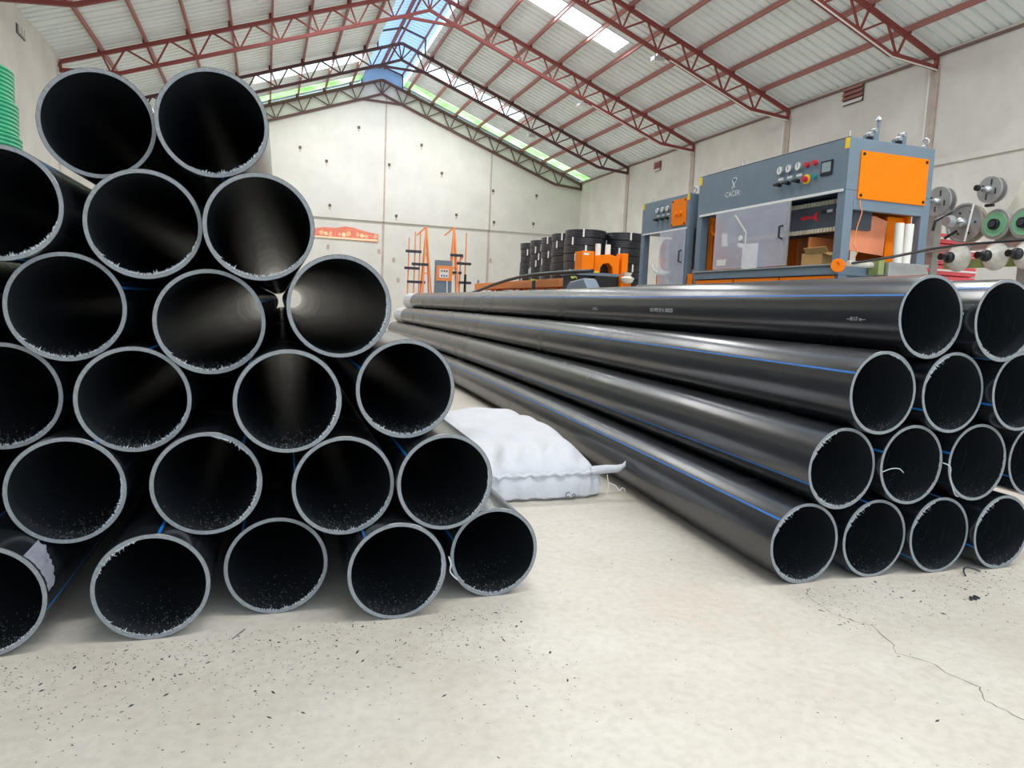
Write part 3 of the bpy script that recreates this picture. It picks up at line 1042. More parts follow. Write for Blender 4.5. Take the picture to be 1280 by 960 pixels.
# base
BX('table_rail', 'machine_grey', m1, X - 0.03, X + 1.02, YA - 0.02, YB - 0.05, 1.70, 1.80, 0.01)
BX('rail_edge', 'aluminium', m1, X - 0.045, X - 0.03, YA - 0.02, YB - 0.05, 1.785, 1.80, 0.003)
for ya, yb in ((5.44, 6.18), (6.21, 6.95), (6.98, 7.72)):
    p_ = BX('side_panel', 'machine_orange', m1, X - 0.02, X - 0.005, ya, yb, 1.58, 1.69, 0.003)
    for q in (ya + 0.03, yb - 0.03):
        CY('screw', 'black_plastic', p_, (X - 0.02, q, 1.64), (-1, 0, 0), 0.012, 0.006, 10)
BX('lower_body', 'machine_grey', m1, X + 0.03, X + 0.98, YA + 0.11, YB - 0.11, 0.12, 1.70, 0.01)
# control panel
for yy in (6.311, 6.178, 6.040):
    gauge(m1, X, yy, 2.777)
    BX('name_tag', 'gauge_white', m1, X - 0.003, X, yy - 0.038, yy + 0.038, 2.683, 2.708, 0.0)
    valve(m1, X, yy, 2.638)
for yy in (5.928, 5.819):
    b_ = CY('push_button', 'button_red', m1, (X, yy, 2.777), (-1, 0, 0), 0.026, 0.03, 16)
CY('push_button', 'button_green', m1, (X, 5.814, 2.648), (-1, 0, 0), 0.024, 0.025, 16)
es = CY('emergency_stop', 'machine_yellow', m1, (X, 5.928, 2.638), (-1, 0, 0), 0.048, 0.008, 22)
CY('stop_button', 'button_red', es, (X - 0.008, 5.928, 2.638), (-1, 0, 0), 0.028, 0.04, 16)
scn = BX('control_screen', 'black_plastic', m1, X - 0.012, X, 5.588, 5.738, 2.635, 2.772, 0.004)
BX('display', 'screen_grey', scn, X - 0.014, X - 0.012, 5.606, 5.720, 2.665, 2.755, 0.0)
# emblem and maker's lettering
em = [(X - 0.003, 7.10 - 0.028 * math.sin(2 * t) * 0.9 - 0.02 * math.cos(t), 2.775 + 0.055 * math.sin(t)) for t in [2 * PI * k / 24 for k in range(24)]]
MB().tube(em, 0.004, 6, closed=True).build('emblem', 'print_white', m1, smooth=True)
MB().tube([(X - 0.003, 7.11, 2.77), (X - 0.003, 7.135, 2.72), (X - 0.003, 7.13, 2.70)], 0.004, 6).build('emblem', 'print_white', m1, smooth=True)
wall_text('lettering', '·CACEK·', 0.085, 'print_white', m1, X - 0.002, 7.12, 2.655, '-x', 0.0005)
# inside: heater block with ceramic terminal rows and a red arrow, inner panels, hoses
hb = BX('heater_block', 'heater_dark', m1, 5.13, 5.45, 5.52, 7.35, 2.14, 2.40, 0.008)
BX('cross_beam', 'machine_grey', m1, 5.30, 5.50, 5.5, 7.7, 2.40, 2.47, 0.004)
mb1, mb2 = MB(), MB()
for k in range(44):
    yy = 5.54 + k * 0.041
    mb1.box(5.115, 5.15, yy, yy + 0.028, 2.385, 2.425)
    mb2.box(5.115, 5.15, yy, yy + 0.028, 2.125, 2.165)
for q in (mb1, mb2):
    q.build('terminal_row', 'beige_ceramic', hb, kind='stuff', label='row of small beige ceramic terminals')
MB().prism([(6.130, 2.285), (6.050, 2.315), (6.050, 2.298), (5.930, 2.298), (5.910, 2.325), (5.870, 2.325), (5.890, 2.285), (5.870, 2.245), (5.910, 2.245), (5.930, 2.272), (6.050, 2.272), (6.050, 2.255)], 0, 5.124, 5.13).build('direction_arrow', 'arrow_red', hb, label='red arrow')
for yy in (5.56, 5.68, 5.76):
    BX('terminal_plate', 'gauge_white' if yy < 5.7 else 'black_plastic', hb, 5.118, 5.13, yy, yy + 0.07, 2.31, 2.335, 0.0)
BX('inner_panel', 'machine_orange', m1, 5.90, 5.93, 5.52, 6.15, 1.80, 2.40, 0.003)
BX('inner_panel', 'orange_pale', m1, 5.86, 5.89, 6.22, 7.0, 1.80, 2.40, 0.003)
BX('inner_panel', 'machine_orange', m1, 5.90, 5.93, 7.05, 7.65, 1.80, 2.40, 0.003)
BX('inner_panel', 'machine_orange', m1, 5.20, 5.55, 7.62, 7.66, 1.82, 2.12, 0.003)
BX('inner_panel', 'orange_pale', m1, 5.16, 5.66, 6.00, 6.02, 1.82, 2.10, 0.003)
mat('film_orange', lin(240, 150, 110), rough=0.3, var=0.05)
MB().prism([(5.20, 1.95), (5.66, 1.92), (5.68, 2.25), (5.52, 2.29), (5.38, 2.27), (5.30, 2.20), (5.22, 2.12)], 1, YA + 0.16, YA + 0.17).build('guard_sheet', 'film_orange', m1, label='peach coloured guard sheet')
BX('inner_post', 'machine_orange', m1, 5.70, 5.90, YA + 0.18, YA + 0.22, 1.84, 2.30, 0.003)
for k in range(4):
    rr = 0.09 - k * 0.012
    MB().tube([(5.12 + k * 0.025, 7.58 + rr * math.cos(a), 2.33 + rr * math.sin(a)) for a in [2 * PI * q / 20 for q in range(20)]], 0.012, 7, closed=True).build('air_hose', 'machine_orange', m1, smooth=True)
# sliding door
dr = BX('sliding_door', 'clear_film', m1, X - 0.022, X - 0.016, 6.13, 7.38, 1.81, 2.455, 0.0, 'clear plastic sliding door')
MB().tube([(X - 0.02, 6.20, 2.215), (X - 0.06, 6.20, 2.205), (X - 0.06, 6.20, 2.095), (X - 0.02, 6.20, 2.085)], 0.011, 8).build('door_handle', 'black_plastic', dr, smooth=True)
BX('door_edge', 'aluminium', dr, X - 0.026, X - 0.012, 6.10, 6.13, 1.81, 2.455, 0.002)
BX('sticker', 'paper_white', dr, X - 0.0245, X - 0.0225, 7.12, 7.30, 1.85, 1.92, 0.0)
MB().prism([(7.02, 2.40), (7.0, 2.41), (6.78, 2.20), (6.78, 2.05), (6.80, 2.05), (6.80, 2.19)], 0, X - 0.0245, X - 0.0225).build('film_fold', 'paper_white', dr)
CY('door_stud', 'gauge_white', dr, (X - 0.02, 6.88, 2.14), (-1, 0, 0), 0.03, 0.012, 14)
# corner knob, end unit and wires
kn = CY('round_cover', 'machine_orange', m1, (X - 0.03, YA - 0.02, 1.78), (-0.75, -0.66, 0), 0.062, 0.03, 22)
MB().tube([(X - 0.055 - 0.0 * a, YA - 0.042 + 0.02 * math.cos(a), 1.78 + 0.028 * math.sin(a)) for a in [PI * k / 8 for k in range(9)]], 0.004, 6).build('emblem', 'copper_red', kn, smooth=True)
BX('end_unit', 'aluminium', m1, 5.38, 5.86, YA - 0.20, YA - 0.02, 1.70, 1.83, 0.01)
BX('clamp', 'olive_paint', m1, 5.30, 5.37, YA - 0.16, YA - 0.04, 1.71, 1.86, 0.008)
MB().tube([(5.02, YA - 0.08, 1.80), (5.34, YA - 0.08, 1.80)], 0.028, 12).build('glass_tube', 'wire_clear', m1, smooth=True)
MB().tube([(5.85, YA - 0.12, 1.72), (5.86, YA - 0.2, 1.78), (5.82, YA - 0.18, 1.83)], 0.012, 8).build('wire', 'button_red', m1, smooth=True)
wpts = [(5.16, YA - 0.01, 2.39), (5.15, YA - 0.03, 2.33), (5.18, YA - 0.03, 2.28), (5.15, YA - 0.02, 2.15), (5.12, YA - 0.02, 1.98), (5.17, YA - 0.03, 1.92), (5.14, YA - 0.03, 1.86)]
MB().tube(wpts, 0.005, 6).build('wire', 'orange_pale', m1, smooth=True)
# pneumatic fittings and lifting eyes on the roof of the cabinet
for xx in (5.30, 5.645):
    fb = MB().prism([(xx - 0.05, 2.94), (xx + 0.07, 2.94), (xx + 0.07, 3.06), (xx + 0.02, 3.06), (xx + 0.01, 3.01), (xx - 0.05, 3.0)], 1, YA + 0.06, YA + 0.12).build('fitting_bracket', 'machine_grey', m1, bevel=0.003)
    for q in (0, 1):
        CY('valve_body', 'aluminium', fb, (xx - 0.06 + 0.05 * q, YA + 0.05, 2.99 + 0.04 * q), (0, -1, 0), 0.022, 0.05, 12)
    BX('valve_block', 'black_plastic', fb, xx - 0.07, xx - 0.02, YA + 0.02, YA + 0.06, 2.945, 2.975, 0.004)
rd = CY('vent_rod', 'machine_grey', m1, (5.385, YA + 0.08, 2.94), (0, 0, 1), 0.013, 0.21, 12)
MB().lathe([(0.028, 0), (0.028, 0.012), (0.006, 0.045)], (5.385, YA + 0.08, 3.14), (0, 0, 1), 14).build('cap', 'aluminium', rd, smooth=True)
eye_bolt(m1, 5.95, YA + 0.06, 2.94, 0.035)
for yy in (5.47, 7.05, 7.45, 7.72):
    CY('lifting_stud', 'aluminium', m1, (5.05, yy, 2.94), (0, 0, 1), 0.014, 0.07, 10)
# items standing on it
cb = thing('cardboard_box', (5.15, 5.78, 1.80), 'small open cardboard box standing on the machine rail', 'box')
MB().box(5.06, 5.26, 5.70, 5.98, 1.80, 1.925).build('carton', 'cardboard', cb, bevel=0.004)
MB().prism([(5.70, 1.925), (5.705, 1.935), (5.60, 1.90), (5.595, 1.89)], 0, 5.05, 5.26).build('flap', 'cardboard', cb)
MB().prism([(5.06, 1.925), (5.03, 1.975), (5.026, 1.97), (5.055, 1.92)], 1, 5.62, 5.92).build('flap', 'cardboard', cb)
for xx, lean, lab in ((5.575, -0.03, 'white paper roll standing on the machine end, left of the pair'), (5.675, 0.02, 'white paper roll standing on the machine end, right of the pair')):
    rl = tag(MB().cyl((xx, YA - 0.10, 1.83), (lean, 0, 1), 0.04, 0.37, 24).build('paper_roll', 'paper_white', smooth=True), lab, 'paper roll', 'paper rolls on the machine end')
    CY('roll_core', 'cardboard', rl, (xx + lean * 0.36, YA - 0.10, 2.196), (lean, 0, 1), 0.014, 0.006, 14)

# ---------------------------------------------------------------- second, smaller cabinet machine
m2 = thing('small_forming_machine', (5.35, 8.6, 0), 'smaller grey cabinet machine with an orange control plate', 'machine')
BX('upper_cabinet', 'machine_grey', m2, X, X + 0.75, 8.0, 9.20, 2.355, 2.785, 0.01)
for (xa, ya) in ((X, 8.0), (X + 0.66, 8.0), (X, 9.11), (X + 0.66, 9.11)):
    BX('corner_post', 'machine_grey', m2, xa, xa + 0.09, ya, ya + 0.09, 0, 2.355, 0.006)
BX('front_trim', 'gauge_white', m2, X - 0.01, X, 8.03, 9.16, 2.345, 2.365, 0.002)
BX('table_rail', 'machine_grey', m2, X - 0.02, X + 0.75, 8.0, 9.2, 1.56, 1.66, 0.008)
BX('rail_edge', 'aluminium', m2, X - 0.03, X - 0.02, 8.0, 9.2, 1.645, 1.66, 0.002)
BX('lower_body', 'machine_grey', m2, X + 0.03, X + 0.7, 8.1, 9.1, 0.12, 1.56, 0.008)
cp = BX('control_plate', 'machine_orange', m2, X - 0.012, X, 8.06, 8.40, 2.40, 2.735, 0.004)
for ya in (8.18, 8.28):
    CY('push_button', 'machine_orange', cp, (X - 0.012, ya, 2.55), (-1, 0, 0), 0.026, 0.02, 14)
for ya in (8.085, 8.375):
    for za in (2.42, 2.715):
        CY('screw', 'black_plastic', cp, (X - 0.012, ya, za), (-1, 0, 0), 0.012, 0.006, 10)
for yy in (8.758, 8.628, 8.499):
    gauge(m2, X, yy, 2.645, 0.036)
    BX('name_tag', 'gauge_white', m2, X - 0.003, X, yy - 0.032, yy + 0.032, 2.568, 2.588, 0.0)
    valve(m2, X, yy, 2.525)
for ya in (8.004, 9.14):
    BX('warning_label', 'machine_yellow', m2, X - 0.004, X, ya, ya + 0.05, 2.70, 2.78, 0.0)
eye_bolt(m2, 5.1, 8.05, 2.785, 0.03)
CY('lifting_stud', 'aluminium', m2, (5.05, 9.0, 2.785), (0, 0, 1), 0.012, 0.06, 10)
BX('back_panel', 'machine_dark', m2, X + 0.45, X + 0.47, 8.05, 9.12, 1.66, 2.355, 0.0)
d2 = BX('sliding_door', 'clear_film', m2, X - 0.02, X - 0.014, 8.02, 8.65, 1.66, 2.345, 0.0, 'clear plastic sliding door')
MB().tube([(X - 0.02, 8.09, 2.08), (X - 0.055, 8.09, 2.07), (X - 0.055, 8.09, 1.94), (X - 0.02, 8.09, 1.93)], 0.01, 8).build('door_handle', 'black_plastic', d2, smooth=True)
rw = MB().tube([(5.22, 8.86 + 0.10 * math.cos(a), 2.08 + 0.17 * math.sin(a)) for a in [2 * PI * q / 28 for q in range(28)]], 0.045, 10, closed=True).build('orange_wheel', 'machine_orange', m2, smooth=True)
BX('orange_bracket', 'machine_orange', m2, 5.15, 5.25, 8.82, 8.98, 1.67, 1.80, 0.01)
for q in range(4):
    CY('valve_body', 'aluminium', m2, (5.16, 8.70, 1.70 + q * 0.15), (0, 0, 1), 0.03 if q % 2 else 0.045, 0.12, 14)
MB().tube([(5.1, 9.02, 1.95), (5.08, 8.9, 1.86), (5.10, 8.78, 1.80)], 0.022, 8).build('white_hose', 'gauge_white', m2, smooth=True)
BX('end_frame', 'machine_orange', m2, 5.30, 5.44, 7.90, 8.0, 1.70, 2.72, 0.008)
MB().tube([(5.36, 7.87, 2.55 + 0.0), (5.36, 7.86, 2.4), (5.40, 7.87, 2.3), (5.36, 7.87, 2.2)], 0.014, 8).build('air_hose', 'orange_pale', m2, smooth=True)
BX('end_clamp', 'machine_orange', m2, 5.02, 5.22, 7.86, 7.98, 1.60, 1.78, 0.012)
BX('end_block', 'aluminium', m2, 5.08, 5.26, 7.87, 7.99, 1.79, 1.84, 0.006)

# ---------------------------------------------------------------- pipe saw, haul-off table and the pipe running through them
sw = thing('pipe_saw', (5.85, 12.15, 0), 'orange pipe cutting saw with an arched guard on a dark grey base', 'machine')
BX('saw_base', 'machine_dark', sw, 5.32, 6.34, 12.05, 12.75, 0.0, 1.93, 0.02)
BX('base_plate', 'machine_grey', sw, 5.28, 6.38, 12.0, 12.8, 1.90, 1.955, 0.01)
c_ = BX('motor_column', 'machine_orange', sw, 5.37, 5.61, 12.02, 12.35, 1.95, 2.335, 0.02)
BX('name_tag', 'gauge_white', c_, 5.40, 5.50, 12.015, 12.02, 2.26, 2.30, 0.0)
arch = [(5.66, 1.955), (5.66, 2.27), (5.95, 2.31), (6.16, 2.27), (6.16, 1.955), (6.04, 1.955), (6.02, 2.08), (5.94, 2.15), (5.83, 2.13), (5.78, 2.06), (5.77, 1.955)]
MB().prism(arch, 1, 12.1, 12.3).build('blade_guard', 'machine_orange', sw, bevel=0.006)
CY('saw_blade', 'machine_dark', sw, (5.90, 12.32, 2.0), (0, 1, 0), 0.17, 0.02, 28)
BX('support_column', 'machine_orange', sw, 6.19, 6.31, 12.05, 12.3, 1.955, 2.34, 0.012)
for xx in (5.76, 5.96):
    CY('oil_bottle', 'gauge_white', sw, (xx, 12.2, 2.27), (0, 0, 1), 0.05, 0.22, 16)
BX('warning_label', 'machine_yellow', sw, 5.30, 5.70, 11.995, 12.0, 1.955, 1.985, 0.0)
fp = BX('front_post', 'machine_orange', sw, 6.10, 6.30, 11.86, 11.99, 0, 1.93, 0.01)
MB().lathe([(0.02, 0), (0.10, 0.03), (0.13, 0.10), (0.05, 0.14), (0.09, 0.20)], (6.2, 11.84, 1.78), (0, 0, 1), 12).build('rag', 'paper_white', fp, smooth=True, label='white rag tied round the post')
BX('blade_cover', 'black_plastic', sw, 5.60, 6.05, 11.92, 12.0, 1.70, 1.90, 0.01)

tb = thing('haul_off_table', (5.45, 15.4, 0), 'long low orange haul-off table behind the right pipe stack', 'table')
BX('table_beam', 'orange_pale', tb, 5.32, 5.85, 12.95, 18.9, 1.70, 1.86, 0.01)
BX('lower_rail', 'machine_orange', tb, 5.36, 5.80, 13.0, 18.8, 1.52, 1.58, 0.006)
for yy in (13.1, 15.0, 16.9, 18.7):
    for xx in (5.36, 5.76):
        BX('leg', 'machine_orange', tb, xx, xx + 0.07, yy, yy + 0.07, 0, 1.70, 0.004)
for yy in (13.9, 15.4, 17.2):
    CY('roller', 'machine_dark', tb, (5.40, yy, 1.64), (1, 0, 0), 0.04, 0.36, 14)

ds = thing('control_desk', (5.2, 11.2, 0), 'grey sloping control desk with a pale key panel', 'control desk')
MB().prism([(10.95, 0), (11.85, 0), (11.85, 1.66), (11.75, 1.74), (11.15, 1.79), (10.95, 1.62)], 0, 5.02, 5.26).build('desk_body', 'machine_grey', ds, bevel=0.008)
MB().prism([(11.74, 1.745), (11.16, 1.793), (11.16, 1.803), (11.74, 1.755)], 0, 5.04, 5.24).build('key_panel', 'gauge_white', ds)
for k in range(6):
    BX('key', 'black_plastic', ds, 5.06, 5.10, 11.25 + k * 0.07, 11.29 + k * 0.07, 1.797 - 0.006 * k, 1.809 - 0.006 * k, 0.0)

for (yy, lab) in ((13.95, 'thin dark support post with yellow string, farther of two'), (11.9, 'thin dark support post with yellow string, nearer the saw')):
    ps = thing('support_post', (5.18, yy, 0), lab, 'post', 'posts under the extruded pipe')
    BX('post', 'machine_dark', ps, 5.15, 5.21, yy - 0.03, yy + 0.03, 0, 1.90, 0.004)
    MB().tube([(5.18 + 0.045 * math.cos(a), yy + 0.045 * math.sin(a), 1.84 + 0.012 * math.sin(3 * a)) for a in [2 * PI * q / 18 for q in range(18)]], 0.014, 7, closed=True).build('string', 'yellow_string', ps, smooth=True)
pp = [(5.2, 18.9, 1.58), (5.2, 18.0, 1.66), (5.2, 16.9, 1.78), (5.2, 15.7, 1.88), (5.2, 14.8, 1.93), (5.2, 13.9, 1.955), (5.2, 12.9, 1.955), (5.22, 11.9, 1.95), (5.25, 11.3, 1.94)]
tag(MB().tube(pp, 0.036, 14).build('extruded_pipe', 'coil_black', smooth=True), 'thin dark pipe sloping up over the orange table to the saw', 'pipe')

# ---------------------------------------------------------------- orange winding rack by the far wall
rk = thing('winding_rack', (4.6, 20.0, 0), 'orange twin A-frame winding rack with grey arms near the far wall', 'rack')
for xa, za in ((4.19, 3.38), (4.98, 3.43)):
    for dx in (-0.17, 0.28):
        for dy in (-0.3, 0.3):
            bar('frame_leg', (xa, 20, za), (xa + dx, 20 + dy, 0), 0.04, 0.04, 'orange_pale', rk)
    for zz in (1.2, 2.1):
        k = (za - zz) / za
        bar('frame_brace', (xa - 0.17 * k, 20 - 0.3 * k, zz), (xa + 0.28 * k, 20 - 0.3 * k, zz), 0.035, 0.035, 'orange_pale', rk)
    bar('frame_brace', (xa, 20, za), (xa - 0.24, 20.1, za - 0.24), 0.04, 0.04, 'orange_pale', rk)
for xa, xb, za in ((3.62, 4.05, 2.68), (3.60, 4.0, 2.22), (3.80, 4.25, 2.34), (3.68, 4.18, 1.85), (4.88, 5.24, 2.65), (5.06, 5.48, 2.43), (4.91, 5.21, 2.165), (5.1, 5.5, 1.90)):
    BX('winding_arm', 'machine_dark', rk, xa, xb, 19.88, 19.98, za - 0.035, za + 0.035, 0.008)
for xx, z0_, z1_ in ((3.69, 0, 3.05), (3.86, 0, 3.22), (4.0, 0, 3.20), (5.31, 0, 3.29), (5.16, 0, 2.7)):
    bar('upright', (xx, 19.95, z0_), (xx + 0.02, 19.95, z1_), 0.03, 0.03, 'orange_pale', rk)
bar('frame_brace', (4.95, 19.93, 2.25), (5.25, 19.93, 2.62), 0.04, 0.04, 'orange_pale', rk)
kb = BX('control_cabinet', 'machine_grey', rk, 4.42, 4.86, 19.6, 19.85, 0, 2.47, 0.01)
cp = BX('cabinet_plate', 'orange_pale', kb, 4.42, 4.86, 19.585, 19.6, 1.91, 2.32, 0.006)
BX('label_plate', 'gauge_white', cp, 4.50, 4.76, 19.578, 19.585, 1.99, 2.23, 0.0)
for k in range(3):
    for j in range(2):
        BX('key', 'stripe_blue' if j == 0 else 'black_plastic', cp, 4.545 + k * 0.07, 4.585 + k * 0.07, 19.572, 19.578, 2.03 + j * 0.13, 2.07 + j * 0.13, 0.0)
MB().tube([(4.72, 19.58, 1.91), (4.73, 19.56, 1.5), (4.73, 19.57, 1.2)], 0.018, 8).build('cable', 'gauge_white', kb, smooth=True)
ps = tag(MB().cyl((5.24, 19.6, 0), (0, 0, 1), 0.035, 2.12, 12).build('black_post', 'black_plastic', smooth=True), 'short black post standing right of the winding rack', 'post')
ps = tag(MB().cyl((5.62, 19.6, 0), (0, 0, 1), 0.03, 1.98, 12).build('grey_post', 'machine_grey', smooth=True), 'slim grey post near the end of the orange table', 'post')

# ---------------------------------------------------------------- stacks of coiled black pipe
CH = 0.185


def coil_mesh(ro, ri, h, ridges, m, key):
    prof = [(ri, 0.012), (ri + 0.01, 0.0)]
    rr = h / ridges / 2
    prof.append((ro - rr, 0.0))
    for k in range(ridges):
        zc = rr + 2 * rr * k
        for a in (-60, -20, 20, 60):
            prof.append((ro - rr + rr * math.cos(math.radians(a)), zc + rr * math.sin(math.radians(a))))
    prof += [(ro - rr, h), (ri + 0.01, h), (ri, h - 0.012)]
    return MB().lathe(prof, (0, 0, 0), (0, 0, 1), 40, closed=True).mesh('coil_' + key, m, smooth=True)


def strap_mesh(ro, h, m, key, wd=0.02):
    t = 0.006
    mb = MB()
    mb.box(ro - 0.002, ro + t, -wd, wd, -0.001, h + 0.001)
    return mb.mesh('strap_' + key, m)


CM = coil_mesh(0.49, 0.26, CH - 0.004, 5, 'coil_black', 'black')
SM = strap_mesh(0.49, CH - 0.004, 'gauge_white', 'black')
STK = [((7.197, 16.0), 'the wide front stack'), ((8.205, 16.0), 'the front stack beside the cabinet'), ((7.29, 17.05), 'the second stack back'), ((7.41, 18.1), 'the third stack back'), ((7.48, 19.15), 'the fourth stack back'), ((7.56, 20.2), 'the farthest stack')]
r_ = random.Random(9)
for (cx, cy), nm in STK:
    nC = 7
    zb = 1.85
    tag_ = thing('coil_stand', (cx, cy, 0), 'low timber stand under %s of black coils' % nm, 'stand', 'timber stands under the coils')
    BX('stand_top', 'wood_timber', tag_, cx - 0.45, cx + 0.45, cy - 0.45, cy + 0.45, zb - 0.05, zb, 0.004)
    for sx in (-0.4, 0.34):
        for sy in (-0.4, 0.34):
            BX('leg', 'wood_timber', tag_, cx + sx, cx + sx + 0.06, cy + sy, cy + sy + 0.06, 0, zb - 0.05, 0.0)
    for k in range(nC):
        pos = 'topmost' if k == nC - 1 else ORD[nC - 1 - k] + ' from top'
        o = obj('pipe_coil', CM, None, (cx + r_.uniform(-.012, .012), cy + r_.uniform(-.012, .012), zb + 0.002 + k * CH))
        o.rotation_euler = (0, 0, r_.uniform(0, 6.28))
        tag(o, 'black pipe coil, %s in %s' % (pos, nm), 'pipe coil', 'coils of black pipe')
        for q in range(3):
            s_ = obj('strap', SM, o)
            s_.rotation_euler = (0, 0, q * 2.1 + r_.uniform(-.3, .3))

# green hose coils at the left edge
GM = coil_mesh(0.44, 0.22, 0.262, 8, 'coil_green', 'green')
GS = strap_mesh(0.44, 0.262, 'gauge_white', 'green', 0.012)
gst = thing('coil_stand', (-2.34, 7.05, 0), 'timber stand under the green hose coils by the left wall', 'stand')
BX('stand_top', 'wood_timber', gst, -2.75, -1.93, 6.64, 7.46, 1.63, 1.68, 0.004)
for sx in (-2.72, -2.02):
    for sy in (6.67, 7.37):
        BX('leg', 'wood_timber', gst, sx, sx + 0.06, sy, sy + 0.06, 0, 1.63, 0.0)
for k in range(5):
    pos = ['lowest', 'fourth from top', 'third from top', 'second from top', 'topmost'][k]
    o = obj('hose_coil', GM, None, (-2.345 - (0.045 if k == 4 else 0.02 if k == 3 else 0.0), 7.05, 1.682 + k * 0.264))
    tag(o, 'bright green hose coil, %s of the stack at the left edge' % pos, 'hose coil', 'green hose coils')
    for q, a in enumerate((-1.35 + 0.35 * (k % 3), 0.7, 2.8)):
        s_ = obj('tie', GS, o)
        s_.rotation_euler = (0, 0, a)

# ---------------------------------------------------------------- reel stand with wire spools at the right edge
rs = thing('reel_stand', (6.95, 5.4, 0), 'cream and grey steel reel stand behind the right pipe stack', 'stand')
BX('upright', 'steel_spool', rs, 6.90, 7.0, 5.03, 5.13, 0, 2.10, 0.006)
BX('upright', 'steel_spool', rs, 6.90, 7.0, 6.10, 6.20, 0, 2.62, 0.006)
BX('cross_rail', 'aluminium', rs, 6.86, 6.96, 4.55, 6.2, 2.06, 2.12, 0.006)
BX('cross_rail', 'olive_paint', rs, 6.90, 6.98, 4.55, 5.95, 1.88, 1.97, 0.006)
MB().prism([(5.02, 2.10), (5.02, 2.70), (5.20, 2.70), (5.24, 2.58), (5.40, 2.30), (5.42, 2.10)], 0, 6.93, 6.96).build('back_plate', 'spool_cream', rs, bevel=0.004)
MB().prism([(4.60, 2.10), (4.60, 2.75), (4.92, 2.75), (4.95, 2.10)], 0, 6.93, 6.96).build('back_plate', 'spool_cream', rs, bevel=0.004)
bar('support_arm', (6.92, 6.12, 2.60), (6.92, 5.70, 2.33), 0.05, 0.08, 'spool_cream', rs)
bar('support_arm', (6.92, 5.72, 2.33), (6.92, 5.40, 2.20), 0.05, 0.06, 'spool_cream', rs)
bar('thread_rod', (6.70, 5.50, 2.50), (6.70, 5.56, 2.13), 0.012, 0.012, 'gauge_white', rs)
BX('tension_lever', 'black_plastic', rs, 6.72, 6.76, 5.32, 5.40, 2.455, 2.485, 0.008)


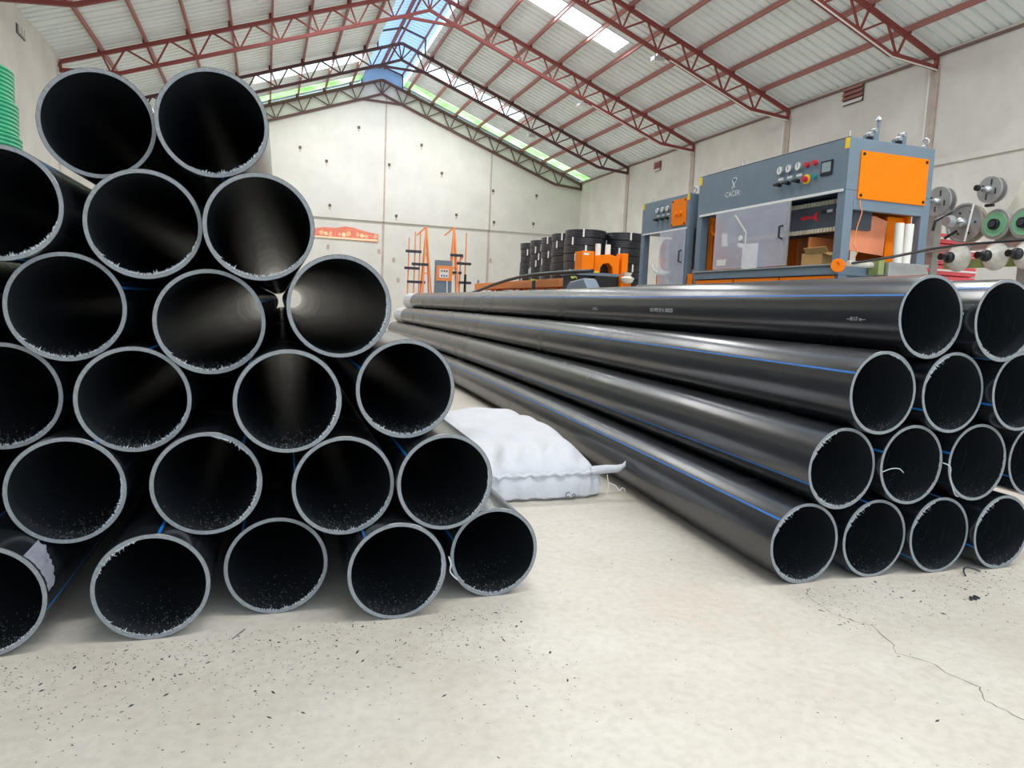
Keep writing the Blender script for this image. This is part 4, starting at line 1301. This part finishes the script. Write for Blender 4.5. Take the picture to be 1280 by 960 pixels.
def spool(y, z, r, kind, label, x=6.80):
    t = thing('wire_spool', (x, y, z), label, 'spool', 'spools on the reel stand')
    A = (-1, 0, 0)
    if kind == 'disc':
        CY('flange', 'steel_spool', t, (x + 0.02, y, z), A, r, 0.02, 36)
        CY('flange', 'steel_spool', t, (x + 0.10, y, z), A, r * 0.96, 0.015, 36)
        CY('barrel', 'steel_spool', t, (x + 0.09, y, z), A, r * 0.5, 0.08, 24)
        for k in range(4):
            a = k * PI / 2 + 0.3
            MB().box(x - 0.004, x + 0.001, y + r * 0.55 * math.cos(a) - 0.008, y + r * 0.55 * math.cos(a) + 0.008, z + r * 0.55 * math.sin(a) - 0.03, z + r * 0.55 * math.sin(a) + 0.03).build('slot', 'machine_dark', t)
        MB().lathe([(0.035, 0), (0.032, 0.03), (0.014, 0.05), (0.014, 0.14)], (x, y, z), A, 16).build('hub', 'aluminium', t, smooth=True)
        CY('knob', 'black_plastic', t, (x - 0.14, y, z), A, 0.03, 0.035, 18)
    elif kind == 'big':
        MB().lathe([(r * 0.9, 0), (r, 0.005), (r, 0.03), (r * 0.9, 0.03), (r * 0.86, 0.012), (r * 0.3, 0.012)], (x + 0.03, y, z), A, 40).build('flange', 'steel_spool', t, smooth=True)
        MB().lathe([(r * 0.96, 0), (r * 0.96, 0.02)], (x + 0.13, y, z), A, 40).build('flange', 'spool_cream', t, smooth=True)
        CY('barrel', 'wood_timber', t, (x + 0.11, y, z), A, r * 0.8, 0.07, 32)
        for k in range(6):
            a = k * PI / 3
            CY('bolt', 'machine_dark', t, (x + 0.02, y + r * .6 * math.cos(a), z + r * .6 * math.sin(a)), A, 0.012, 0.012, 8)
        MB().lathe([(0.05, 0), (0.05, 0.06), (0.03, 0.08), (0.03, 0.16), (0.065, 0.17), (0.05, 0.24)], (x, y, z), A, 20).build('hub', 'aluminium', t, smooth=True)
        MB().tube([(x - 0.10, y, z), (x - 0.16, y - 0.14, z - 0.01)], 0.012, 8).build('lever', 'aluminium', t, smooth=True)
        MB().tube([(x - 0.05, y + 0.1, z + 0.12), (x - 0.2, y + 0.16, z + 0.02), (x - 0.2, y + 0.18, z - 0.08)], 0.016, 8).build('strap', 'black_plastic', t, smooth=True)
        MB().tube([(x - 0.03, y + 0.04, z - 0.08), (x - 0.12, y + 0.1, z - 0.16)], 0.016, 8).build('strap', 'black_plastic', t, smooth=True)
    elif kind == 'green':
        CY('flange', 'steel_spool', t, (x + 0.03, y, z), A, r, 0.03, 40)
        MB().lathe([(r * 0.80, 0.0), (r * 0.80, 0.008), (r * 0.62, 0.002), (r * 0.3, 0.002)], (x, y, z), A, 36).build('inner_face', 'spool_green', t, smooth=True)
        CY('hub', 'black_plastic', t, (x, y, z), A, r * 0.36, 0.04, 24)
        CY('hub_cap', 'machine_dark', t, (x - 0.04, y, z), A, r * 0.2, 0.015, 18)
        CY('barrel', 'steel_spool', t, (x + 0.12, y, z), A, r * 0.85, 0.09, 28)
    else:
        pr = [(r * 0.96, -0.05), (r, -0.045), (r, -0.03)]
        for k in range(6):
            q = r * (0.93 - 0.085 * k)
            pr += [(q + 0.006, -0.028 + 0.018 * k), (q, -0.02 + 0.018 * k)]
        pr += [(r * 0.40, 0.085)]
        MB().lathe(pr, (x, y, z), A, 36).build('winding', 'wire_clear', t, smooth=True)
        MB().lathe([(r * 0.42, 0.08), (r * 0.42, 0.11), (r * 0.3, 0.13), (0.022, 0.14), (0.022, 0.17), (0.034, 0.175), (0.034, 0.215)], (x, y, z), A, 20).build('hub', 'black_plastic', t, smooth=True)
        MB().lathe([(0.02, 0), (0.02, 0.05)], (x + 0.10, y, z), A, 12).build('spindle', 'steel_spool', t, smooth=True)
    MB().lathe([(0.012, 0), (0.012, 0.13)], (x + 0.15, y, z), A, 10).build('axle', 'steel_spool', t, smooth=True)
    return t


spool(5.434, 2.638, 0.131, 'disc', 'grey metal disc spool, highest on the reel stand')
spool(6.01, 2.593, 0.156, 'disc', 'grey metal disc spool beside the cabinet machine corner')
spool(5.713, 2.34, 0.203, 'big', 'largest steel spool with black straps on the reel stand', 6.84)
spool(5.328, 2.287, 0.149, 'green', 'spool with a green face and black hub, left of two')
spool(5.038, 2.276, 0.145, 'green', 'spool with a green face and black hub at the right edge')
spool(5.722, 1.978, 0.140, 'wire', 'clear wire spool with black hub, leftmost of the lower three')
spool(5.314, 1.974, 0.138, 'wire', 'clear wire spool with black hub, middle of the lower three')
spool(5.000, 1.975, 0.136, 'wire', 'clear wire spool with black hub, rightmost of the lower three')
hp = [(5.04, 5.30, 1.80), (5.35, 5.14, 1.87), (5.75, 5.08, 1.965), (6.15, 5.14, 2.03), (6.5, 5.2, 2.075), (6.62, 5.0, 2.09), (6.62, 4.6, 2.095)]
hp2 = []
for i in range(len(hp) - 1):
    for t in (0, .33, .66):
        hp2.append(tuple(hp[i][j] + (hp[i + 1][j] - hp[i][j]) * t for j in range(3)))
hp2.append(hp[-1])
tag(MB().tube(hp2, 0.012, 8).build('black_hose', 'black_plastic', smooth=True), 'thin black hose running from the cabinet machine to the reels', 'hose')

# red and white printed bags behind the reels
bs = thing('bag_stand', (7.5, 6.6, 0), 'timber stand under the red printed bags', 'stand')
BX('stand_top', 'wood_timber', bs, 7.12, 7.78, 6.22, 6.95, 1.66, 1.72, 0.004)
for sx in (7.15, 7.70):
    for sy in (6.25, 6.87):
        BX('leg', 'wood_timber', bs, sx, sx + 0.06, sy, sy + 0.06, 0, 1.66, 0.0)
for k in range(5):
    z = 1.72 + k * 0.118
    bgo = thing('printed_bag', (7.45, 6.58, z), 'red and white printed bag, %s in the pile behind the reels' % ['lowest', 'second from bottom', 'middle one', 'second from top', 'topmost'][k], 'bag', 'red printed bags')
    MB().box(7.14, 7.76, 6.24, 6.92, z, z + 0.115).build('bag_body', 'bag_red', bgo, bevel=0.04)
    MB().box(7.135, 7.765, 6.235, 6.925, z + 0.045, z + 0.068).build('white_band', 'gauge_white', bgo, bevel=0.01)

# ---------------------------------------------------------------- debris on the floor
def shavings(n, area, seed, name, label, m):
    r_ = random.Random(seed)
    mb = MB()
    for i in range(n):
        x, y = area(r_)
        big = r_.random() < 0.06
        s = r_.uniform(0.0010, 0.0030) * (2.4 if big else 1)
        a = r_.uniform(0, 2 * PI)
        u = Vector((math.cos(a), math.sin(a), 0)) * s * r_.uniform(1, 2.6)
        v = Vector((-math.sin(a), math.cos(a), 0)) * s * r_.uniform(.4, .8)
        c = Vector((x, y, 0.0005))
        t = Vector((0, 0, s * r_.uniform(.3, .8)))
        mb.add([c - u, c + v, c + u * .9, c - v, c + t], [(0, 1, 4), (1, 2, 4), (2, 3, 4), (3, 0, 4), (0, 3, 2, 1)])
    o = mb.build(name, m)
    o['kind'] = 'stuff'
    o['label'] = label
    o['category'] = 'plastic shavings'
    return o


def area_left(r):
    x = r.uniform(-1.1, 1.0)
    return x, 2.80 - abs(r.gauss(0, 0.34)) + 0.02 * x


def area_right(r):
    x = r.uniform(2.3, 3.9)
    return x, 2.66 - abs(r.gauss(0, 0.24))


def area_all(r):
    if r.random() < 0.12:
        return r.uniform(1.25, 2.15), r.uniform(2.6, 4.25)
    return r.uniform(-1.0, 3.4), r.uniform(1.3, 2.55)


shavings(1500, area_left, 21, 'floor_shavings', 'black plastic shavings scattered in front of the left stack', 'chip_black')
shavings(700, area_right, 22, 'floor_shavings', 'black plastic shavings scattered in front of the right stack', 'chip_black')
shavings(420, area_all, 23, 'floor_shavings', 'sparse dark flecks spread over the concrete floor', 'chip_black')

# a few long curled shavings
def curl(pts, r, label, m='burr_grey'):
    fine_ = []
    P = [Vector(p) for p in pts]
    for i in range(len(P) - 1):
        p0, p1, p2, p3 = P[max(i - 1, 0)], P[i], P[i + 1], P[min(i + 2, len(P) - 1)]
        for t in (0, .25, .5, .75):
            fine_.append(0.5 * ((2 * p1) + (p2 - p0) * t + (2 * p0 - 5 * p1 + 4 * p2 - p3) * t * t + (3 * p1 - p0 - 3 * p2 + p3) * t ** 3))
    fine_.append(P[-1])
    tag(MB().tube(fine_, r, 6).build('plastic_shaving', m, smooth=True), label, 'shaving', 'long curled shavings')


x, y, z = RIGHT['R2b']
curl([(x - R_IN, y, z - 0.03), (x - 0.15, y - 0.02, z - 0.01), (x - 0.10, y - 0.02, z - 0.012), (x - 0.06, y - 0.01, z - 0.035)], 0.0022, 'pale curled shaving in the mouth of a second row pipe')
x, y, z = RIGHT['R2c']
curl([(x - 0.26, y - 0.02, z + 0.01), (x - 0.22, y - 0.03, z - 0.01), (x - 0.20, y - 0.02, z - 0.07), (x - 0.16, y - 0.02, z - 0.15), (x - 0.12, y - 0.01, z - 0.17)], 0.0025, 'thin grey curled shaving hanging between two second row pipes')
curl([(3.40, 2.61, 0.004), (3.42, 2.64, 0.022), (3.47, 2.66, 0.026), (3.54, 2.64, 0.006)], 0.004, 'dark curled shaving on the floor before the right stack', 'chip_black')
curl([(3.13, 2.36, 0.004), (3.145, 2.38, 0.010), (3.16, 2.36, 0.005), (3.175, 2.385, 0.010), (3.19, 2.365, 0.004)], 0.005, 'small dark clump of shavings near the floor crack', 'chip_black')
x, y, z = LEFT['F3']
curl([(x + 0.205, y - 0.012, z + 0.05), (x + 0.215, y - 0.015, z + 0.02), (x + 0.212, y - 0.015, z - 0.01), (x + 0.225, y - 0.015, z - 0.03), (x + 0.245, y - 0.015, z - 0.05)], 0.003, 'pale twisted shaving between two bottom row pipes of the left stack')
curl([(-0.112, 2.745, 0.003), (-0.09, 2.78, 0.004), (-0.068, 2.82, 0.003)], 0.002, 'straight grey shaving on the floor before the left stack', 'chip_grey')
